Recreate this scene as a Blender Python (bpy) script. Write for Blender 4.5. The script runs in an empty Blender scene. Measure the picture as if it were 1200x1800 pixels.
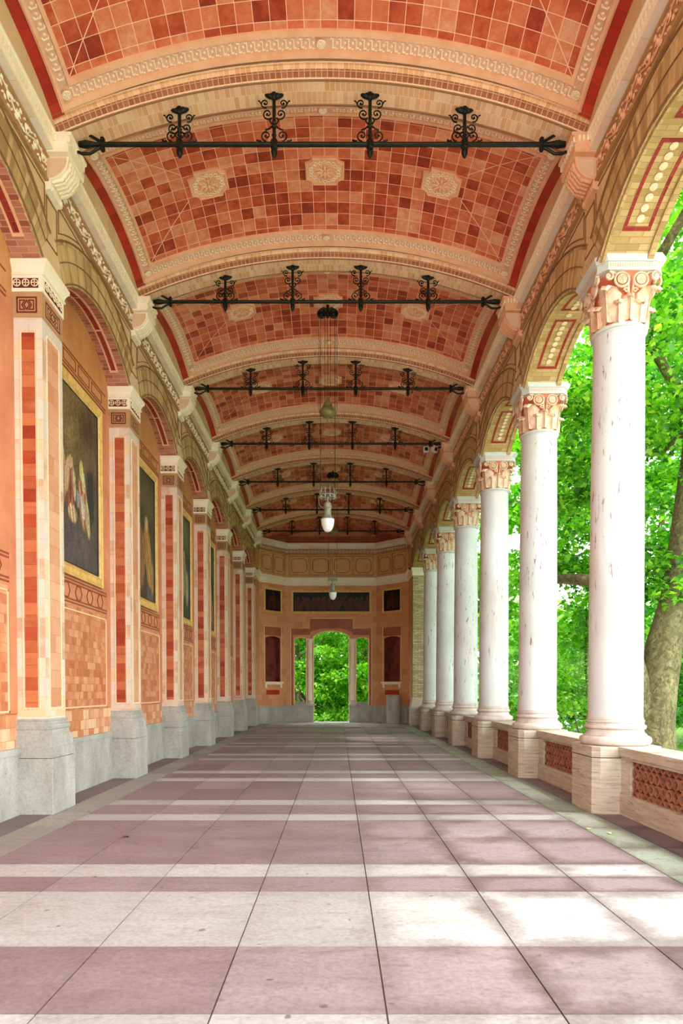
import bpy, math, random
import numpy as np
from mathutils import Vector, Matrix
from mathutils.geometry import tessellate_polygon
random.seed(7); rng = np.random.default_rng(7)
C = bpy.context.scene.collection
PI = math.pi
# ------------------------------------------------------------------ layout
S = 3.69            # bay length
Y0 = 9.28           # first pillar / rib axis
AX = -0.215         # corridor axis
HW = 3.65           # half width between spandrel planes
KS = list(range(-1, 7))
def Yk(k): return Y0 + S * k
def fx(side, u): return AX + side * (HW - u)      # u = distance inward from spandrel plane
NEAR = ['nearest the camera', 'second from the camera', 'third from the camera', 'fourth from the camera',
        'fifth from the camera', 'sixth from the camera', 'farthest from the camera']

def lin(c):
    def f(x):
        x /= 255.0
        return x / 12.92 if x <= 0.04045 else ((x + 0.055) / 1.055) ** 2.4
    return (f(c[0]), f(c[1]), f(c[2]), 1.0)

# ------------------------------------------------------------------ mesh builder
class B:
    def __init__(s): s.v = []; s.f = []; s.uv = []; s.m = []; s.mat = 0
    def add(s, pts): n = len(s.v); s.v += [tuple(p) for p in pts]; return n
    def face(s, idx, uv=None, m=None):
        s.f.append(tuple(idx)); s.uv.append(uv); s.m.append(s.mat if m is None else m)
    def quad(s, a, b, c, d, uv=None, m=None): n = s.add([a, b, c, d]); s.face((n, n+1, n+2, n+3), uv, m)
    def box(s, x0, x1, y0, y1, z0, z1, m=None):
        n = s.add([(x0,y0,z0),(x1,y0,z0),(x1,y1,z0),(x0,y1,z0),(x0,y0,z1),(x1,y0,z1),(x1,y1,z1),(x0,y1,z1)])
        for q in ((0,3,2,1),(4,5,6,7),(0,1,5,4),(1,2,6,5),(2,3,7,6),(3,0,4,7)): s.face([n+i for i in q], None, m)
    def prism(s, poly, ax, a, b, m=None):
        def P(p, t): return {'x': (t, p[0], p[1]), 'y': (p[0], t, p[1]), 'z': (p[0], p[1], t)}[ax]
        k = len(poly); n = s.add([P(p, a) for p in poly] + [P(p, b) for p in poly])
        for i in range(k): j = (i+1) % k; s.face((n+i, n+j, n+k+j, n+k+i), None, m)
        for tri in tessellate_polygon([[Vector((p[0], p[1], 0)) for p in poly]]):
            s.face([n+i for i in tri], None, m); s.face([n+k+i for i in reversed(tri)], None, m)
    def lathe(s, prof, n=32, cx=0, cy=0, cap=True, sx=1, sy=1, m=None):
        base = len(s.v); k = len(prof)
        for r, z in prof:
            for i in range(n):
                a = 2*PI*i/n; s.v.append((cx+r*sx*math.cos(a), cy+r*sy*math.sin(a), z))
        L = 0
        for j in range(k-1):
            L2 = L + math.hypot(prof[j+1][0]-prof[j][0], prof[j+1][1]-prof[j][1])
            for i in range(n):
                i2 = (i+1) % n; R = max(prof[j][0], prof[j+1][0], .01)
                u0 = 2*PI*i/n*R; u1 = 2*PI*(i+1)/n*R
                s.face((base+j*n+i, base+j*n+i2, base+(j+1)*n+i2, base+(j+1)*n+i), [(u0,prof[j][1]),(u1,prof[j][1]),(u1,prof[j+1][1]),(u0,prof[j+1][1])], m)
            L = L2
        if cap:
            s.face([base+i for i in range(n)][::-1], None, m); s.face([base+(k-1)*n+i for i in range(n)], None, m)
    def tube(s, pts, r, n=6, closed=False, m=None):
        pts = [Vector(p) for p in pts]; k = len(pts); base = len(s.v)
        rr = r if isinstance(r, (list, tuple)) else [r]*k
        up = None
        for i, p in enumerate(pts):
            a = pts[i-1] if (i > 0 or closed) else pts[i]; b = pts[(i+1) % k] if (i < k-1 or closed) else pts[i]
            t = (b-a); t = t.normalized() if t.length > 1e-9 else Vector((0,0,1))
            if up is None:
                up = Vector((0,0,1)) if abs(t.z) < .9 else Vector((1,0,0))
            sd = t.cross(up)
            if sd.length < 1e-6: sd = t.orthogonal()
            sd.normalize(); up = sd.cross(t).normalized()
            for j in range(n):
                an = 2*PI*j/n; q = p + (sd*math.cos(an) + up*math.sin(an))*rr[i]; s.v.append(tuple(q))
        for i in range(k if closed else k-1):
            i2 = (i+1) % k
            for j in range(n):
                j2 = (j+1) % n; s.face((base+i*n+j, base+i*n+j2, base+i2*n+j2, base+i2*n+j), None, m)
        if not closed:
            s.face([base+j for j in range(n)][::-1], None, m); s.face([base+(k-1)*n+j for j in range(n)], None, m)
    def ell(s, c, r, n=8, k=5, rot=None, m=None):
        base = len(s.v); c = Vector(c)
        for i in range(k+1):
            ph = PI*i/k
            for j in range(n):
                th = 2*PI*j/n
                p = Vector((r[0]*math.sin(ph)*math.cos(th), r[1]*math.sin(ph)*math.sin(th), r[2]*math.cos(ph)))
                if rot: p = rot @ p
                s.v.append(tuple(c+p))
        for i in range(k):
            for j in range(n):
                j2 = (j+1) % n; s.face((base+i*n+j, base+(i+1)*n+j, base+(i+1)*n+j2, base+i*n+j2), None, m)
    def grid(s, fn, nu, nv, uvf=None, m=None, closed=False):
        base = len(s.v)
        for i in range(nu+1):
            for j in range(nv+1): s.v.append(tuple(fn(i/nu, j/nv)))
        w = nv+1
        for i in range(nu):
            for j in range(nv):
                q = (base+i*w+j, base+(i+1)*w+j, base+(i+1)*w+j+1, base+i*w+j+1)
                uv = [uvf(i/nu,j/nv), uvf((i+1)/nu,j/nv), uvf((i+1)/nu,(j+1)/nv), uvf(i/nu,(j+1)/nv)] if uvf else None
                s.face(q, uv, m)
    def holes(s, outer, holes, place, t0, t1, m=None, mh=None):
        """flat wall with openings; place(a,z,t) -> xyz"""
        loops = [outer] + holes
        flat = [p for l in loops for p in l]
        tris = tessellate_polygon([[Vector((p[0], p[1], 0)) for p in l] for l in loops])
        n0 = s.add([place(p[0], p[1], t0) for p in flat]); n1 = s.add([place(p[0], p[1], t1) for p in flat])
        for t in tris:
            uv = [flat[i] for i in t]
            s.face([n0+i for i in t], uv, m); s.face([n1+i for i in reversed(t)], uv[::-1], m)
        o = 0
        for li, l in enumerate(loops):
            k = len(l); L = 0
            for i in range(k):
                j = (i+1) % k; d = math.hypot(l[j][0]-l[i][0], l[j][1]-l[i][1])
                s.face((n0+o+i, n0+o+j, n1+o+j, n1+o+i), [(L,t0),(L+d,t0),(L+d,t1),(L,t1)], m if (li == 0 or mh is None) else mh); L += d
            o += k
    def build(s, name, mats, parent=None, smooth=False, loc=None, angle=35):
        me = bpy.data.meshes.new(name); me.from_pydata(s.v, [], s.f); 
        if not isinstance(mats, (list, tuple)): mats = [mats]
        for m in mats: me.materials.append(m)
        nl = len(me.loops); uv = np.zeros((nl, 2), dtype=np.float32)
        vs = np.array(s.v, dtype=np.float64); li = 0
        for fi, f in enumerate(s.f):
            u = s.uv[fi]; k = len(f)
            if u is None:
                a = vs[f[0]]; nrm = np.zeros(3)
                for q in range(1, k-1): nrm += np.cross(vs[f[q]]-a, vs[f[q+1]]-a)
                an = np.abs(nrm); P = vs[list(f)]
                if an[2] >= an[0] and an[2] >= an[1]: uv[li:li+k] = P[:, [0,1]]
                elif an[0] >= an[1]: uv[li:li+k] = P[:, [1,2]]
                else: uv[li:li+k] = P[:, [0,2]]
            else: uv[li:li+k] = u
            li += k
        l = me.uv_layers.new(name='UVMap'); l.data.foreach_set('uv', uv.ravel())
        me.polygons.foreach_set('material_index', s.m)
        me.update()
        if smooth:
            me.shade_smooth(); me.set_sharp_from_angle(angle=math.radians(angle))
        o = bpy.data.objects.new(name, me); C.objects.link(o)
        if parent: o.parent = parent
        if loc: o.location = loc
        return o

def tag(o, label=None, cat=None, group=None, kind=None):
    if label: o['label'] = label
    if cat: o['category'] = cat
    if group: o['group'] = group
    if kind: o['kind'] = kind
    return o
def empty(name, loc=(0,0,0), rz=0, parent=None):
    o = bpy.data.objects.new(name, None); C.objects.link(o); o.location = loc; o.rotation_euler = (0,0,rz)
    o.empty_display_size = .1
    if parent: o.parent = parent
    return o
def dup(o, loc=None, parent=None):
    c = o.copy(); C.objects.link(c)
    if parent is not None: c.parent = parent
    if loc is not None: c.location = loc
    for ch in [x for x in o.children]: dup(ch, None, c)
    return c
def bevel(o, w=.012, seg=2):
    b = o.modifiers.new('bevel', 'BEVEL'); b.width = w; b.segments = seg; b.limit_method = 'ANGLE'; b.angle_limit = math.radians(40); return o

# ------------------------------------------------------------------ materials
class N:
    def __init__(s, name):
        s.mat = bpy.data.materials.new(name); s.mat.use_nodes = True; s.t = s.mat.node_tree; s.n = s.t.nodes; s.n.clear()
        s.out = s.n.new('ShaderNodeOutputMaterial'); s.p = s.n.new('ShaderNodeBsdfPrincipled'); s.L(s.p.outputs[0], s.out.inputs[0])
    def L(s, a, b): s.t.links.new(a, b)
    def new(s, ty, **kw):
        n = s.n.new('ShaderNode'+ty)
        for k, v in kw.items(): setattr(n, k, v)
        return n
    def math(s, op, a, b=None, c=None):
        n = s.new('Math', operation=op)
        for i, x in enumerate((a, b, c)):
            if x is None: continue
            if isinstance(x, (int, float)): n.inputs[i].default_value = x
            else: s.L(x, n.inputs[i])
        return n.outputs[0]
    def mix(s, f, a, b, mode='MIX'):
        n = s.new('Mix', data_type='RGBA', blend_type=mode)
        for i, x in ((0, f), (6, a), (7, b)):
            if isinstance(x, (int, float)): n.inputs[i].default_value = x
            elif isinstance(x, tuple): n.inputs[i].default_value = x
            else: s.L(x, n.inputs[i])
        return n.outputs[2]
    def ramp(s, fac, cols, const=False):
        n = s.new('ValToRGB'); cr = n.color_ramp
        if const: cr.interpolation = 'CONSTANT'
        k = len(cols)
        while len(cr.elements) < k: cr.elements.new(.5)
        for i, c in enumerate(cols):
            if isinstance(c[0], (tuple, list)): pos, c = c[1], c[0]
            else: pos = i/(k-1) if k > 1 else 0
            cr.elements[i].position = pos; cr.elements[i].color = c if len(c) == 4 else lin(c)
        s.L(fac, n.inputs[0]); return n.outputs[0]
    def noise(s, vec, scale, detail=4, rough=.55):
        n = s.new('TexNoise'); n.inputs['Scale'].default_value = scale; n.inputs['Detail'].default_value = detail; n.inputs['Roughness'].default_value = rough
        if vec is not None: s.L(vec, n.inputs['Vector'])
        return n.outputs['Fac']
    def vmul(s, vec, v):
        n = s.new('VectorMath', operation='MULTIPLY'); s.L(vec, n.inputs[0]); n.inputs[1].default_value = v; return n.outputs[0]
    def bump(s, h, strength=.3, dist=.01):
        n = s.new('Bump'); n.inputs['Strength'].default_value = strength; n.inputs['Distance'].default_value = dist
        s.L(h, n.inputs['Height']); s.L(n.outputs[0], s.p.inputs['Normal'])
    def obj(s): return s.new('TexCoord').outputs['Object']
    def uv(s): return s.new('TexCoord').outputs['UV']
    def fin(s, col, rough=.7, metal=0, spec=.4):
        if isinstance(col, tuple): s.p.inputs['Base Color'].default_value = col
        else: s.L(col, s.p.inputs['Base Color'])
        if isinstance(rough, (int, float)): s.p.inputs['Roughness'].default_value = rough
        else: s.L(rough, s.p.inputs['Roughness'])
        s.p.inputs['Metallic'].default_value = metal; s.p.inputs['Specular IOR Level'].default_value = spec
        return s.mat

def blocks(name, w, h, pal, mortar, ms=.004, offset=.5, nz=.25, nscale=6, rough=.7, bump=.3, shift=True, warp=None, rot=False, stain=None, sq=1.0, spec=.35):
    m = N(name); v = m.uv()
    if rot:
        mp = m.new('Mapping'); mp.inputs['Rotation'].default_value = (0,0,PI/2); m.L(v, mp.inputs[0]); v = mp.outputs[0]
    if shift:
        oi = m.new('ObjectInfo'); r = m.math('FLOOR', m.math('MULTIPLY', oi.outputs['Random'], 61)); 
        cb = m.new('CombineXYZ'); m.L(m.math('MULTIPLY', r, w*3), cb.inputs[0]); m.L(m.math('MULTIPLY', r, h*2), cb.inputs[1])
        ad = m.new('VectorMath', operation='ADD'); m.L(v, ad.inputs[0]); m.L(cb.outputs[0], ad.inputs[1]); v = ad.outputs[0]
    b = m.new('TexBrick'); b.offset = offset; b.squash = sq; m.L(v, b.inputs['Vector'])
    b.inputs['Color1'].default_value = (0,0,0,1); b.inputs['Color2'].default_value = (1,1,1,1); b.inputs['Mortar'].default_value = (.5,.5,.5,1)
    b.inputs['Scale'].default_value = 1; b.inputs['Mortar Size'].default_value = ms; b.inputs['Mortar Smooth'].default_value = .2
    b.inputs['Brick Width'].default_value = w; b.inputs['Row Height'].default_value = h
    n1 = m.noise(v, nscale, 5)
    rv = m.math('ADD', b.outputs['Color'], m.math('MULTIPLY', m.math('SUBTRACT', n1, .5), nz*2.2))
    if warp:   # veins running through each block
        n2 = m.noise(m.vmul(v, warp), 3, 6, .65); rv = m.math('ADD', rv, m.math('MULTIPLY', m.math('SUBTRACT', n2, .5), 1.2))
    col = m.ramp(rv, pal)
    n3 = m.noise(v, nscale*5, 3); col = m.mix(.35, col, m.ramp(n3, [(200,200,200),(255,255,255)]), 'MULTIPLY')
    if stain:
        n4 = m.noise(m.vmul(m.obj(), (1,1,.35)), 1.6, 5, .7); sf = m.ramp(n4, [((0,0,0,1),.5),((1,1,1,1),.72)])
        col = m.mix(m.math('MULTIPLY', sf, .7), col, lin(stain))
    col = m.mix(b.outputs['Fac'], col, lin(mortar))
    m.bump(m.math('SUBTRACT', m.math('MULTIPLY', n3, .25), b.outputs['Fac']), bump, .006)
    return m.fin(col, rough, 0, spec)

def plain(name, pal, scale=5, rough=.7, bump=.2, metal=0, stretch=(1,1,1), detail=6, spec=.35, bscale=None):
    m = N(name); v = m.vmul(m.obj(), stretch); n = m.noise(v, scale, detail, .6)
    col = m.ramp(n, [(pal[i], .3 + .4*i/(max(1, len(pal)-1))) for i in range(len(pal))]) if len(pal) > 1 else lin(pal[0])
    if bump: m.bump(m.noise(v, bscale or scale*8, 4), bump, .004)
    return m.fin(col, rough, metal, spec)

M = {}
# terracotta vault tiles with pale joints and diagonal corner joints
def tile_field(hu, hv):
    m = N('vault tile'); v = m.uv()
    b = m.new('TexBrick'); b.offset = 0; m.L(v, b.inputs['Vector'])
    b.inputs['Color1'].default_value = (0,0,0,1); b.inputs['Color2'].default_value = (1,1,1,1); b.inputs['Mortar'].default_value = (.5,.5,.5,1)
    b.inputs['Scale'].default_value = 1; b.inputs['Mortar Size'].default_value = .005; b.inputs['Mortar Smooth'].default_value = .3
    b.inputs['Brick Width'].default_value = .2082; b.inputs['Row Height'].default_value = .2258
    oi = m.new('ObjectInfo')
    cb = m.new('CombineXYZ'); m.L(m.math('MULTIPLY', oi.outputs['Random'], 40), cb.inputs[2])
    ad = m.new('VectorMath', operation='ADD'); m.L(v, ad.inputs[0]); m.L(cb.outputs[0], ad.inputs[1])
    n1 = m.noise(ad.outputs[0], 7, 5, .65); n2 = m.noise(ad.outputs[0], 1.3, 2)
    rv = m.math('ADD', m.math('MULTIPLY', b.outputs['Color'], .85), m.math('ADD', m.math('MULTIPLY', m.math('SUBTRACT', n1, .5), .9), m.math('MULTIPLY', m.math('SUBTRACT', n2, .45), .6)))
    col = m.ramp(rv, [((156,52,24),0),((198,84,48),.25),((220,114,72),.5),((232,140,98),.75),((242,176,136),1)])
    n3 = m.noise(ad.outputs[0], 30, 3); col = m.mix(.5, col, m.ramp(n3, [(190,180,175),(255,255,255)]), 'MULTIPLY')
    sp = m.new('SeparateXYZ'); m.L(v, sp.inputs[0])
    a = m.math('SUBTRACT', hu, m.math('ABSOLUTE', sp.outputs[0])); c = m.math('SUBTRACT', hv, m.math('ABSOLUTE', sp.outputs[1]))
    d = m.math('LESS_THAN', m.math('ABSOLUTE', m.math('SUBTRACT', a, c)), .008)
    d = m.math('MULTIPLY', d, m.math('LESS_THAN', a, .95))
    fac = m.math('MAXIMUM', b.outputs['Fac'], d)
    col = m.mix(fac, col, lin((248,204,170)))
    m.bump(m.math('SUBTRACT', m.math('MULTIPLY', n3, .3), fac), .35, .006)
    return m.fin(col, .42, 0, .5)

M['tan'] = blocks('tan brick', .24, .07, [(158,118,76),(186,146,98),(206,170,122),(222,190,146)], (150,112,74), .004, nz=.2)
M['rib'] = blocks('rib brick', .07, .19, [(226,172,124),(234,186,140),(240,198,154),(246,212,174)], (246,212,176), .004, nz=.3)
M['ribdark'] = blocks('rib dark brick', .075, .3, [(156,100,68),(180,122,86)], (220,170,128), .006, nz=.1, offset=0)
M['vous'] = blocks('voussoir brick', .075, .5, [(168,136,90),(196,164,110),(214,184,130),(226,200,148)], (168,136,92), .003, nz=.55, nscale=4, warp=(1.5,.25,1))
M['spand'] = blocks('spandrel slab', .3, .6, [(222,190,144),(234,206,160)], (206,168,124), .003, nz=.2)
M['soffr'] = blocks('soffit brick red', .24, .075, [(150,84,62),(178,110,84),(198,138,108)], (206,160,130), .005, nz=.25, rot=True)
M['redstrip'] = blocks('soffit red strip', .16, .12, [(132,34,26),(160,54,38),(150,44,34)], (170,90,70), .003, nz=.2, rot=True)
M['sofft'] = blocks('soffit brick buff', .3, .08, [(176,144,88),(194,164,106),(208,182,126)], (156,124,76), .004, nz=.2, rot=True, shift=False)
M['cream'] = plain('cream glazed stone', [(244,228,194),(248,236,208),(250,242,220)], 4, .5, .15)
M['flank'] = plain('console flank', [(222,186,148),(230,198,162)], 5, .55, .1)
M['peach'] = plain('peach terracotta', [(226,168,128),(234,182,142),(240,192,154)], 5, .55, .2)
M['ornbase'] = plain('ornament ground', [(206,156,128),(222,180,150),(214,168,140)], 14, .6, .6, bscale=45)
M['redband'] = blocks('deep red glazed band', .3, .2, [(176,50,28),(192,62,38),(160,40,24)], (140,34,22), .002, nz=.2, rough=.3)
M['stud'] = plain('pale stud', [(238,216,176),(246,232,200)], 20, .5, .3)
M['marb'] = blocks('cream marble blocks', .42, .26, [(212,172,142),(232,206,180),(226,212,198),(236,220,198),(240,206,162)], (196,160,130), .002, nz=.2, nscale=2, rough=.35, warp=(1,1.6,1))
M['marbd'] = blocks('cornice marble', .5, .3, [(242,202,172),(248,236,216),(250,240,220),(246,220,190)], (206,176,140), .003, offset=0, nz=.3, nscale=2, rough=.35)
M['onyx'] = blocks('red onyx blocks', .3, .165, [(160,58,30),(186,80,44),(182,94,58),(202,114,72),(210,126,80)], (140,64,38), .003, offset=0, nz=.15, nscale=3, rough=.35, warp=(1,2.2,1))
M['onyxl'] = blocks('pale onyx blocks', .45, .24, [(216,150,110),(226,166,126),(234,182,142)], (192,120,80), .003, nz=.15, nscale=3, rough=.35, warp=(1,2,1))
M['wallb'] = blocks('orange wall tile', .19, .125, [(192,110,68),(208,130,86),(220,148,102),(230,168,124),(200,118,76)], (184,108,70), .003, nz=.2, nscale=3, rough=.4, warp=(2,.8,1), shift=False)
M['wallbig'] = blocks('orange onyx tile', .24, .165, [(204,128,80),(220,150,104),(234,182,138),(242,202,160)], (184,104,62), .003, nz=.2, nscale=3, rough=.4, warp=(1.5,.6,1), shift=False)
M['plast'] = plain('ochre plaster', [(192,120,84),(206,136,96),(216,150,108)], 1.6, .6, .15)
M['plast2'] = plain('dark ochre plaster', [(184,120,72),(202,140,86),(212,154,98)], 1.3, .6, .15)
M['engr'] = plain('brown inlay line', [(150,78,46)], 5, .6, 0)
M['brownline'] = plain('brown bead', [(138,100,64)], 5, .6, 0)
M['pale'] = plain('pale inlay line', [(240,206,160)], 5, .5, 0)
M['inlay'] = plain('dark red inlay', [(110,36,26)], 5, .5, 0)
M['olive'] = plain('olive neck stone', [(176,134,92),(194,152,106)], 6, .5, .1)
def stone(name, pal, dark):
    m = N(name); v = m.obj(); oi = m.new('ObjectInfo'); ad = m.new('VectorMath', operation='ADD'); m.L(v, ad.inputs[0]); m.L(oi.outputs['Location'], ad.inputs[1]); v = ad.outputs[0]
    n1 = m.noise(m.vmul(v, (1,1,.45)), 2.2, 7, .65); n2 = m.noise(v, 28, 5, .7); n3 = m.noise(m.vmul(v, (1,1,.6)), 5, 6, .75)
    col = m.ramp(n1, [(pal[0],.3),(pal[1],.5),(pal[2],.7)])
    col = m.mix(m.ramp(n3, [((0,0,0,1),.58),((.7,.7,.7,1),.75)]), col, lin(dark))
    col = m.mix(.4, col, m.ramp(n2, [((150,150,150),.3),((255,255,255),.55)]), 'MULTIPLY')
    m.bump(m.math('ADD', n2, m.math('MULTIPLY', n3, .7)), .35, .006)
    return m.fin(col, .8, 0, .25)
M['grey'] = stone('grey dado stone', [(160,158,146),(180,179,168),(198,198,188)], (136,128,112))
M['trav'] = None
def trav():
    m = N('travertine'); v = m.obj(); oi = m.new('ObjectInfo'); ad = m.new('VectorMath', operation='ADD'); m.L(v, ad.inputs[0]); m.L(oi.outputs['Location'], ad.inputs[1]); v = ad.outputs[0]
    n1 = m.noise(m.vmul(v, (.8,.8,9)), 2.5, 7, .7); n2 = m.noise(v, 1.4, 4); n3 = m.noise(m.vmul(v, (1.2,1.2,22)), 2.6, 6, .75)
    col = m.ramp(n1, [((170,154,132),.3),((200,188,168),.5),((218,210,196),.7)])
    col = m.mix(m.ramp(n2, [((0,0,0,1),.45),((.5,.5,.5,1),.75)]), col, lin((186,158,138)))
    hole = m.ramp(n3, [((0,0,0,1),.585),((1,1,1,1),.66)]); col = m.mix(m.math('MULTIPLY', hole, .75), col, lin((110,84,64)))
    m.bump(m.math('SUBTRACT', n1, hole), .6, .008)
    return m.fin(col, .75, 0, .25)
M['trav'] = trav()
def shaftmat():
    m = N('painted stone shaft'); v = m.obj(); oi = m.new('ObjectInfo'); rnd = m.math('MULTIPLY', oi.outputs['Random'], 50)
    cb = m.new('CombineXYZ'); m.L(rnd, cb.inputs[0]); m.L(rnd, cb.inputs[2]); ad = m.new('VectorMath', operation='ADD'); m.L(v, ad.inputs[0]); m.L(cb.outputs[0], ad.inputs[1]); w = ad.outputs[0]
    n1 = m.noise(w, .8, 4); col = m.ramp(n1, [((206,210,208),.35),((222,227,226),.6)])
    big = m.noise(m.vmul(w, (1,1,.22)), 1.7, 3); fl = m.noise(m.vmul(w, (9,9,1.6)), 2.0, 7, .72)
    pk = m.noise(m.vmul(w, (12,12,5)), 2.4, 6, .75)
    msk = m.math('MULTIPLY', m.ramp(big, [((0,0,0,1),.46),((1,1,1,1),.54)]), m.ramp(fl, [((0,0,0,1),.585),((1,1,1,1),.635)]))
    msk = m.math('MAXIMUM', msk, m.math('MULTIPLY', m.ramp(pk, [((0,0,0,1),.72),((1,1,1,1),.76)]), .8))
    wash = m.noise(m.vmul(w, (1.5,1.5,.3)), 1.5, 4); col = m.mix(m.ramp(wash, [((0,0,0,1),.5),((.6,.6,.6,1),.75)]), col, lin((206,186,176)))
    col = m.mix(m.math('MULTIPLY', msk, .85), col, lin((128,96,82)))
    m.bump(m.math('SUBTRACT', m.noise(w, 40, 4), m.math('MULTIPLY', msk, 1.5)), .25, .005)
    return m.fin(col, .6, 0, .35)
M['shaft'] = shaftmat()
M['torus'] = plain('pink limestone base', [(186,170,158),(208,196,186),(220,212,204)], 5, .6, .35, bscale=60)
M['abac'] = plain('pale grey abacus', [(194,200,192),(208,214,208)], 4, .6, .1)
M['capit'] = plain('carved capital stone', [(206,156,116),(224,196,164),(230,214,192)], 7, .6, .4, bscale=30)
M['capbell'] = plain('red painted capital ground', [(206,104,70),(222,132,98)], 8, .7, .3)
M['iron'] = plain('dark green iron', [(20,22,18),(34,38,30),(24,26,20)], 12, .42, .3, metal=.6)
M['verd'] = plain('green bronze', [(92,92,54),(122,116,66),(140,128,80)], 9, .5, .3, metal=.3)
M['greyzinc'] = plain('weathered zinc', [(128,132,118),(158,160,146),(112,108,92)], 10, .55, .3, metal=.2)
M['gold'] = plain('gilded frame', [(206,158,78),(226,184,104),(236,200,124)], 8, .45, .2)
M['terra'] = plain('terracotta grille', [(126,74,52),(160,100,74),(182,126,98)], 9, .7, .5, bscale=50)
M['friezeg'] = plain('carved frieze ground', [(170,128,84),(188,146,100)], 8, .6, .3)
M['backp'] = plain('hole shade terracotta', [(38,22,16),(52,30,22)], 8, .8, .2)  # near-black colour stands in for the shade inside the grille holes
M['dark'] = plain('dark void', [(30,20,16)], 3, .9, 0)
M['brickbuff'] = blocks('buff brick pier', .3, .075, [(176,150,108),(206,184,142),(226,208,172)], (150,122,86), .012, nz=.2, bump=.8)
M['endwall'] = blocks('end wall tile', .42, .3, [(212,144,98),(222,156,108),(230,166,118),(226,160,112)], (202,134,92), .004, nz=.25, nscale=1.5, shift=False)
M['endred'] = plain('reddish end panel', [(150,78,52),(166,92,62),(176,104,72)], 1.4, .55, .15)
M['maroon'] = blocks('maroon niche tile', .35, .3, [(106,44,34),(128,56,44),(140,70,56)], (120,52,40), .003, nz=.3, nscale=2, rough=.3)
M['friezep'] = plain('brown frieze panel', [(204,156,98),(218,172,112),(226,184,126)], 1.8, .6, .15)
M['white'] = plain('white enamel', [(226,226,220)], 4, .4, 0)
M['black'] = plain('black plastic', [(18,18,18)], 4, .4, 0)

def floor_mat(name, pal, patch, edge_tone=(.40,.31,.28,1)):
    m = N(name); v = m.obj(); n1 = m.noise(m.vmul(v, (.7,1.6,1)), 1.6, 6, .65); n2 = m.noise(v, 26, 5, .7); n3 = m.noise(m.vmul(v, (1,2.5,1)), 4, 6, .7)
    g = m.new('NewGeometry'); isl = g.outputs['Random Per Island']
    rv = m.math('ADD', m.math('MULTIPLY', isl, .4), m.math('MULTIPLY', n1, .6))
    col = m.ramp(rv, [(pal[0],.25),(pal[1],.5),(pal[2],.75)])
    col = m.mix(m.ramp(n3, [((0,0,0,1),.5),((.75,.75,.75,1),.74)]), col, lin(patch))
    # uneven darker tone reaching in from the slab edges, strongest on the near right floor
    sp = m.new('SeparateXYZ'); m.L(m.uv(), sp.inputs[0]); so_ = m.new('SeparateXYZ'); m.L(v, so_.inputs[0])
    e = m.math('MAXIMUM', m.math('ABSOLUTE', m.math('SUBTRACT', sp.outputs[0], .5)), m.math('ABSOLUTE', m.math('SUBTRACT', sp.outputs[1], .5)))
    edge_mask = m.math('ADD', e, m.math('MULTIPLY', m.math('SUBTRACT', m.noise(v, 1.7, 5, .6), .5), .75))
    edge_mask = m.ramp(edge_mask, [((0,0,0,1),.29),((1,1,1,1),.50)])
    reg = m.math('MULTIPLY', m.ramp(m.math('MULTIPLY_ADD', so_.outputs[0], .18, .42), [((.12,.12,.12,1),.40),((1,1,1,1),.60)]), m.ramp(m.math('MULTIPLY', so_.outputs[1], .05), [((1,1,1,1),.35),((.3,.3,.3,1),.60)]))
    col = m.mix(m.math('MULTIPLY', m.math('MULTIPLY', edge_mask, reg), .8), col, m.mix(1.0, col, edge_tone, 'MULTIPLY'))
    dn = m.noise(v, 9, 2, .4); col = m.mix(m.ramp(dn, [((0,0,0,1),.72),((.7,.7,.7,1),.75)]), col, lin((104,90,86)))
    col = m.mix(.45, col, m.ramp(n2, [((160,160,160),.3),((255,255,255),.6)]), 'MULTIPLY')
    m.bump(m.math('ADD', n2, n3), .35, .004)
    return m.fin(col, m.ramp(n1, [((.5,.5,.5,1),.3),((.75,.75,.75,1),.7)]), 0, .4)
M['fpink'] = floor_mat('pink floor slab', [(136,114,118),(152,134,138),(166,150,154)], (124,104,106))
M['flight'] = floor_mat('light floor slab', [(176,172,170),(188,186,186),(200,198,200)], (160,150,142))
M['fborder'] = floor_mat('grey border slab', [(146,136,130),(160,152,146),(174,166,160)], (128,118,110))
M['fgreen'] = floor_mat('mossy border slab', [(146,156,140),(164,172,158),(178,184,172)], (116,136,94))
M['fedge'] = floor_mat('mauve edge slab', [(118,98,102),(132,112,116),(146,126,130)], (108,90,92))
M['joint'] = plain('floor joint', [(120,100,92)], 8, .9, 0)

# ------------------------------------------------------------------ floor
fl = B(); base = B()
def slab(x0, x1, y0, y1, m):
    k = len(fl.uv); fl.box(x0, x1, y0, y1, -.05, 0, m=m); fl.uv[k+1] = [(0,0),(1,0),(1,1),(0,1)]
xs = [-4.24, -3.80] + [-3.325 + .8935*i for i in range(8)] + [3.40, 4.3]
def tri_rows(k):
    y = Yk(k) + .05
    return [(y-.79, y-.37, 1), (y-.37, y+.37, 0), (y+.37, y+.79, 1)]
rows = [(-4.5,-3.2,0),(-3.2,-2.3,1),(-2.3,-1.4,0),(-1.4,-.5,1),(-.5,.4,0),(.4,1.3,1),(1.3,2.2,0),(2.2,3.41,1),(3.41,4.32,0),(4.32,5.51,1),(5.51,5.95,0),(5.95,6.38,1),(6.38,7.5,0),(7.5,8.54,0)]
for k in range(0, 7):
    rows += tri_rows(k)
    if k < 6:
        a = Yk(k)+.05+.79; b = Yk(k+1)+.05-.79; c = a + (b-a)*.55; rows += [(a,c,0),(c,b,0)]
rows += [(Yk(6)+.84, 33.2, 1), (33.2, 34.3, 1), (34.3, 35.4, 1)]
g = .005
for (a, b, t) in rows:
    for i in range(2, 9):
        slab(xs[i]+g, xs[i+1]-g, a+g*.6, b-g*.6, t)
yy = -4.5; 
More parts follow.
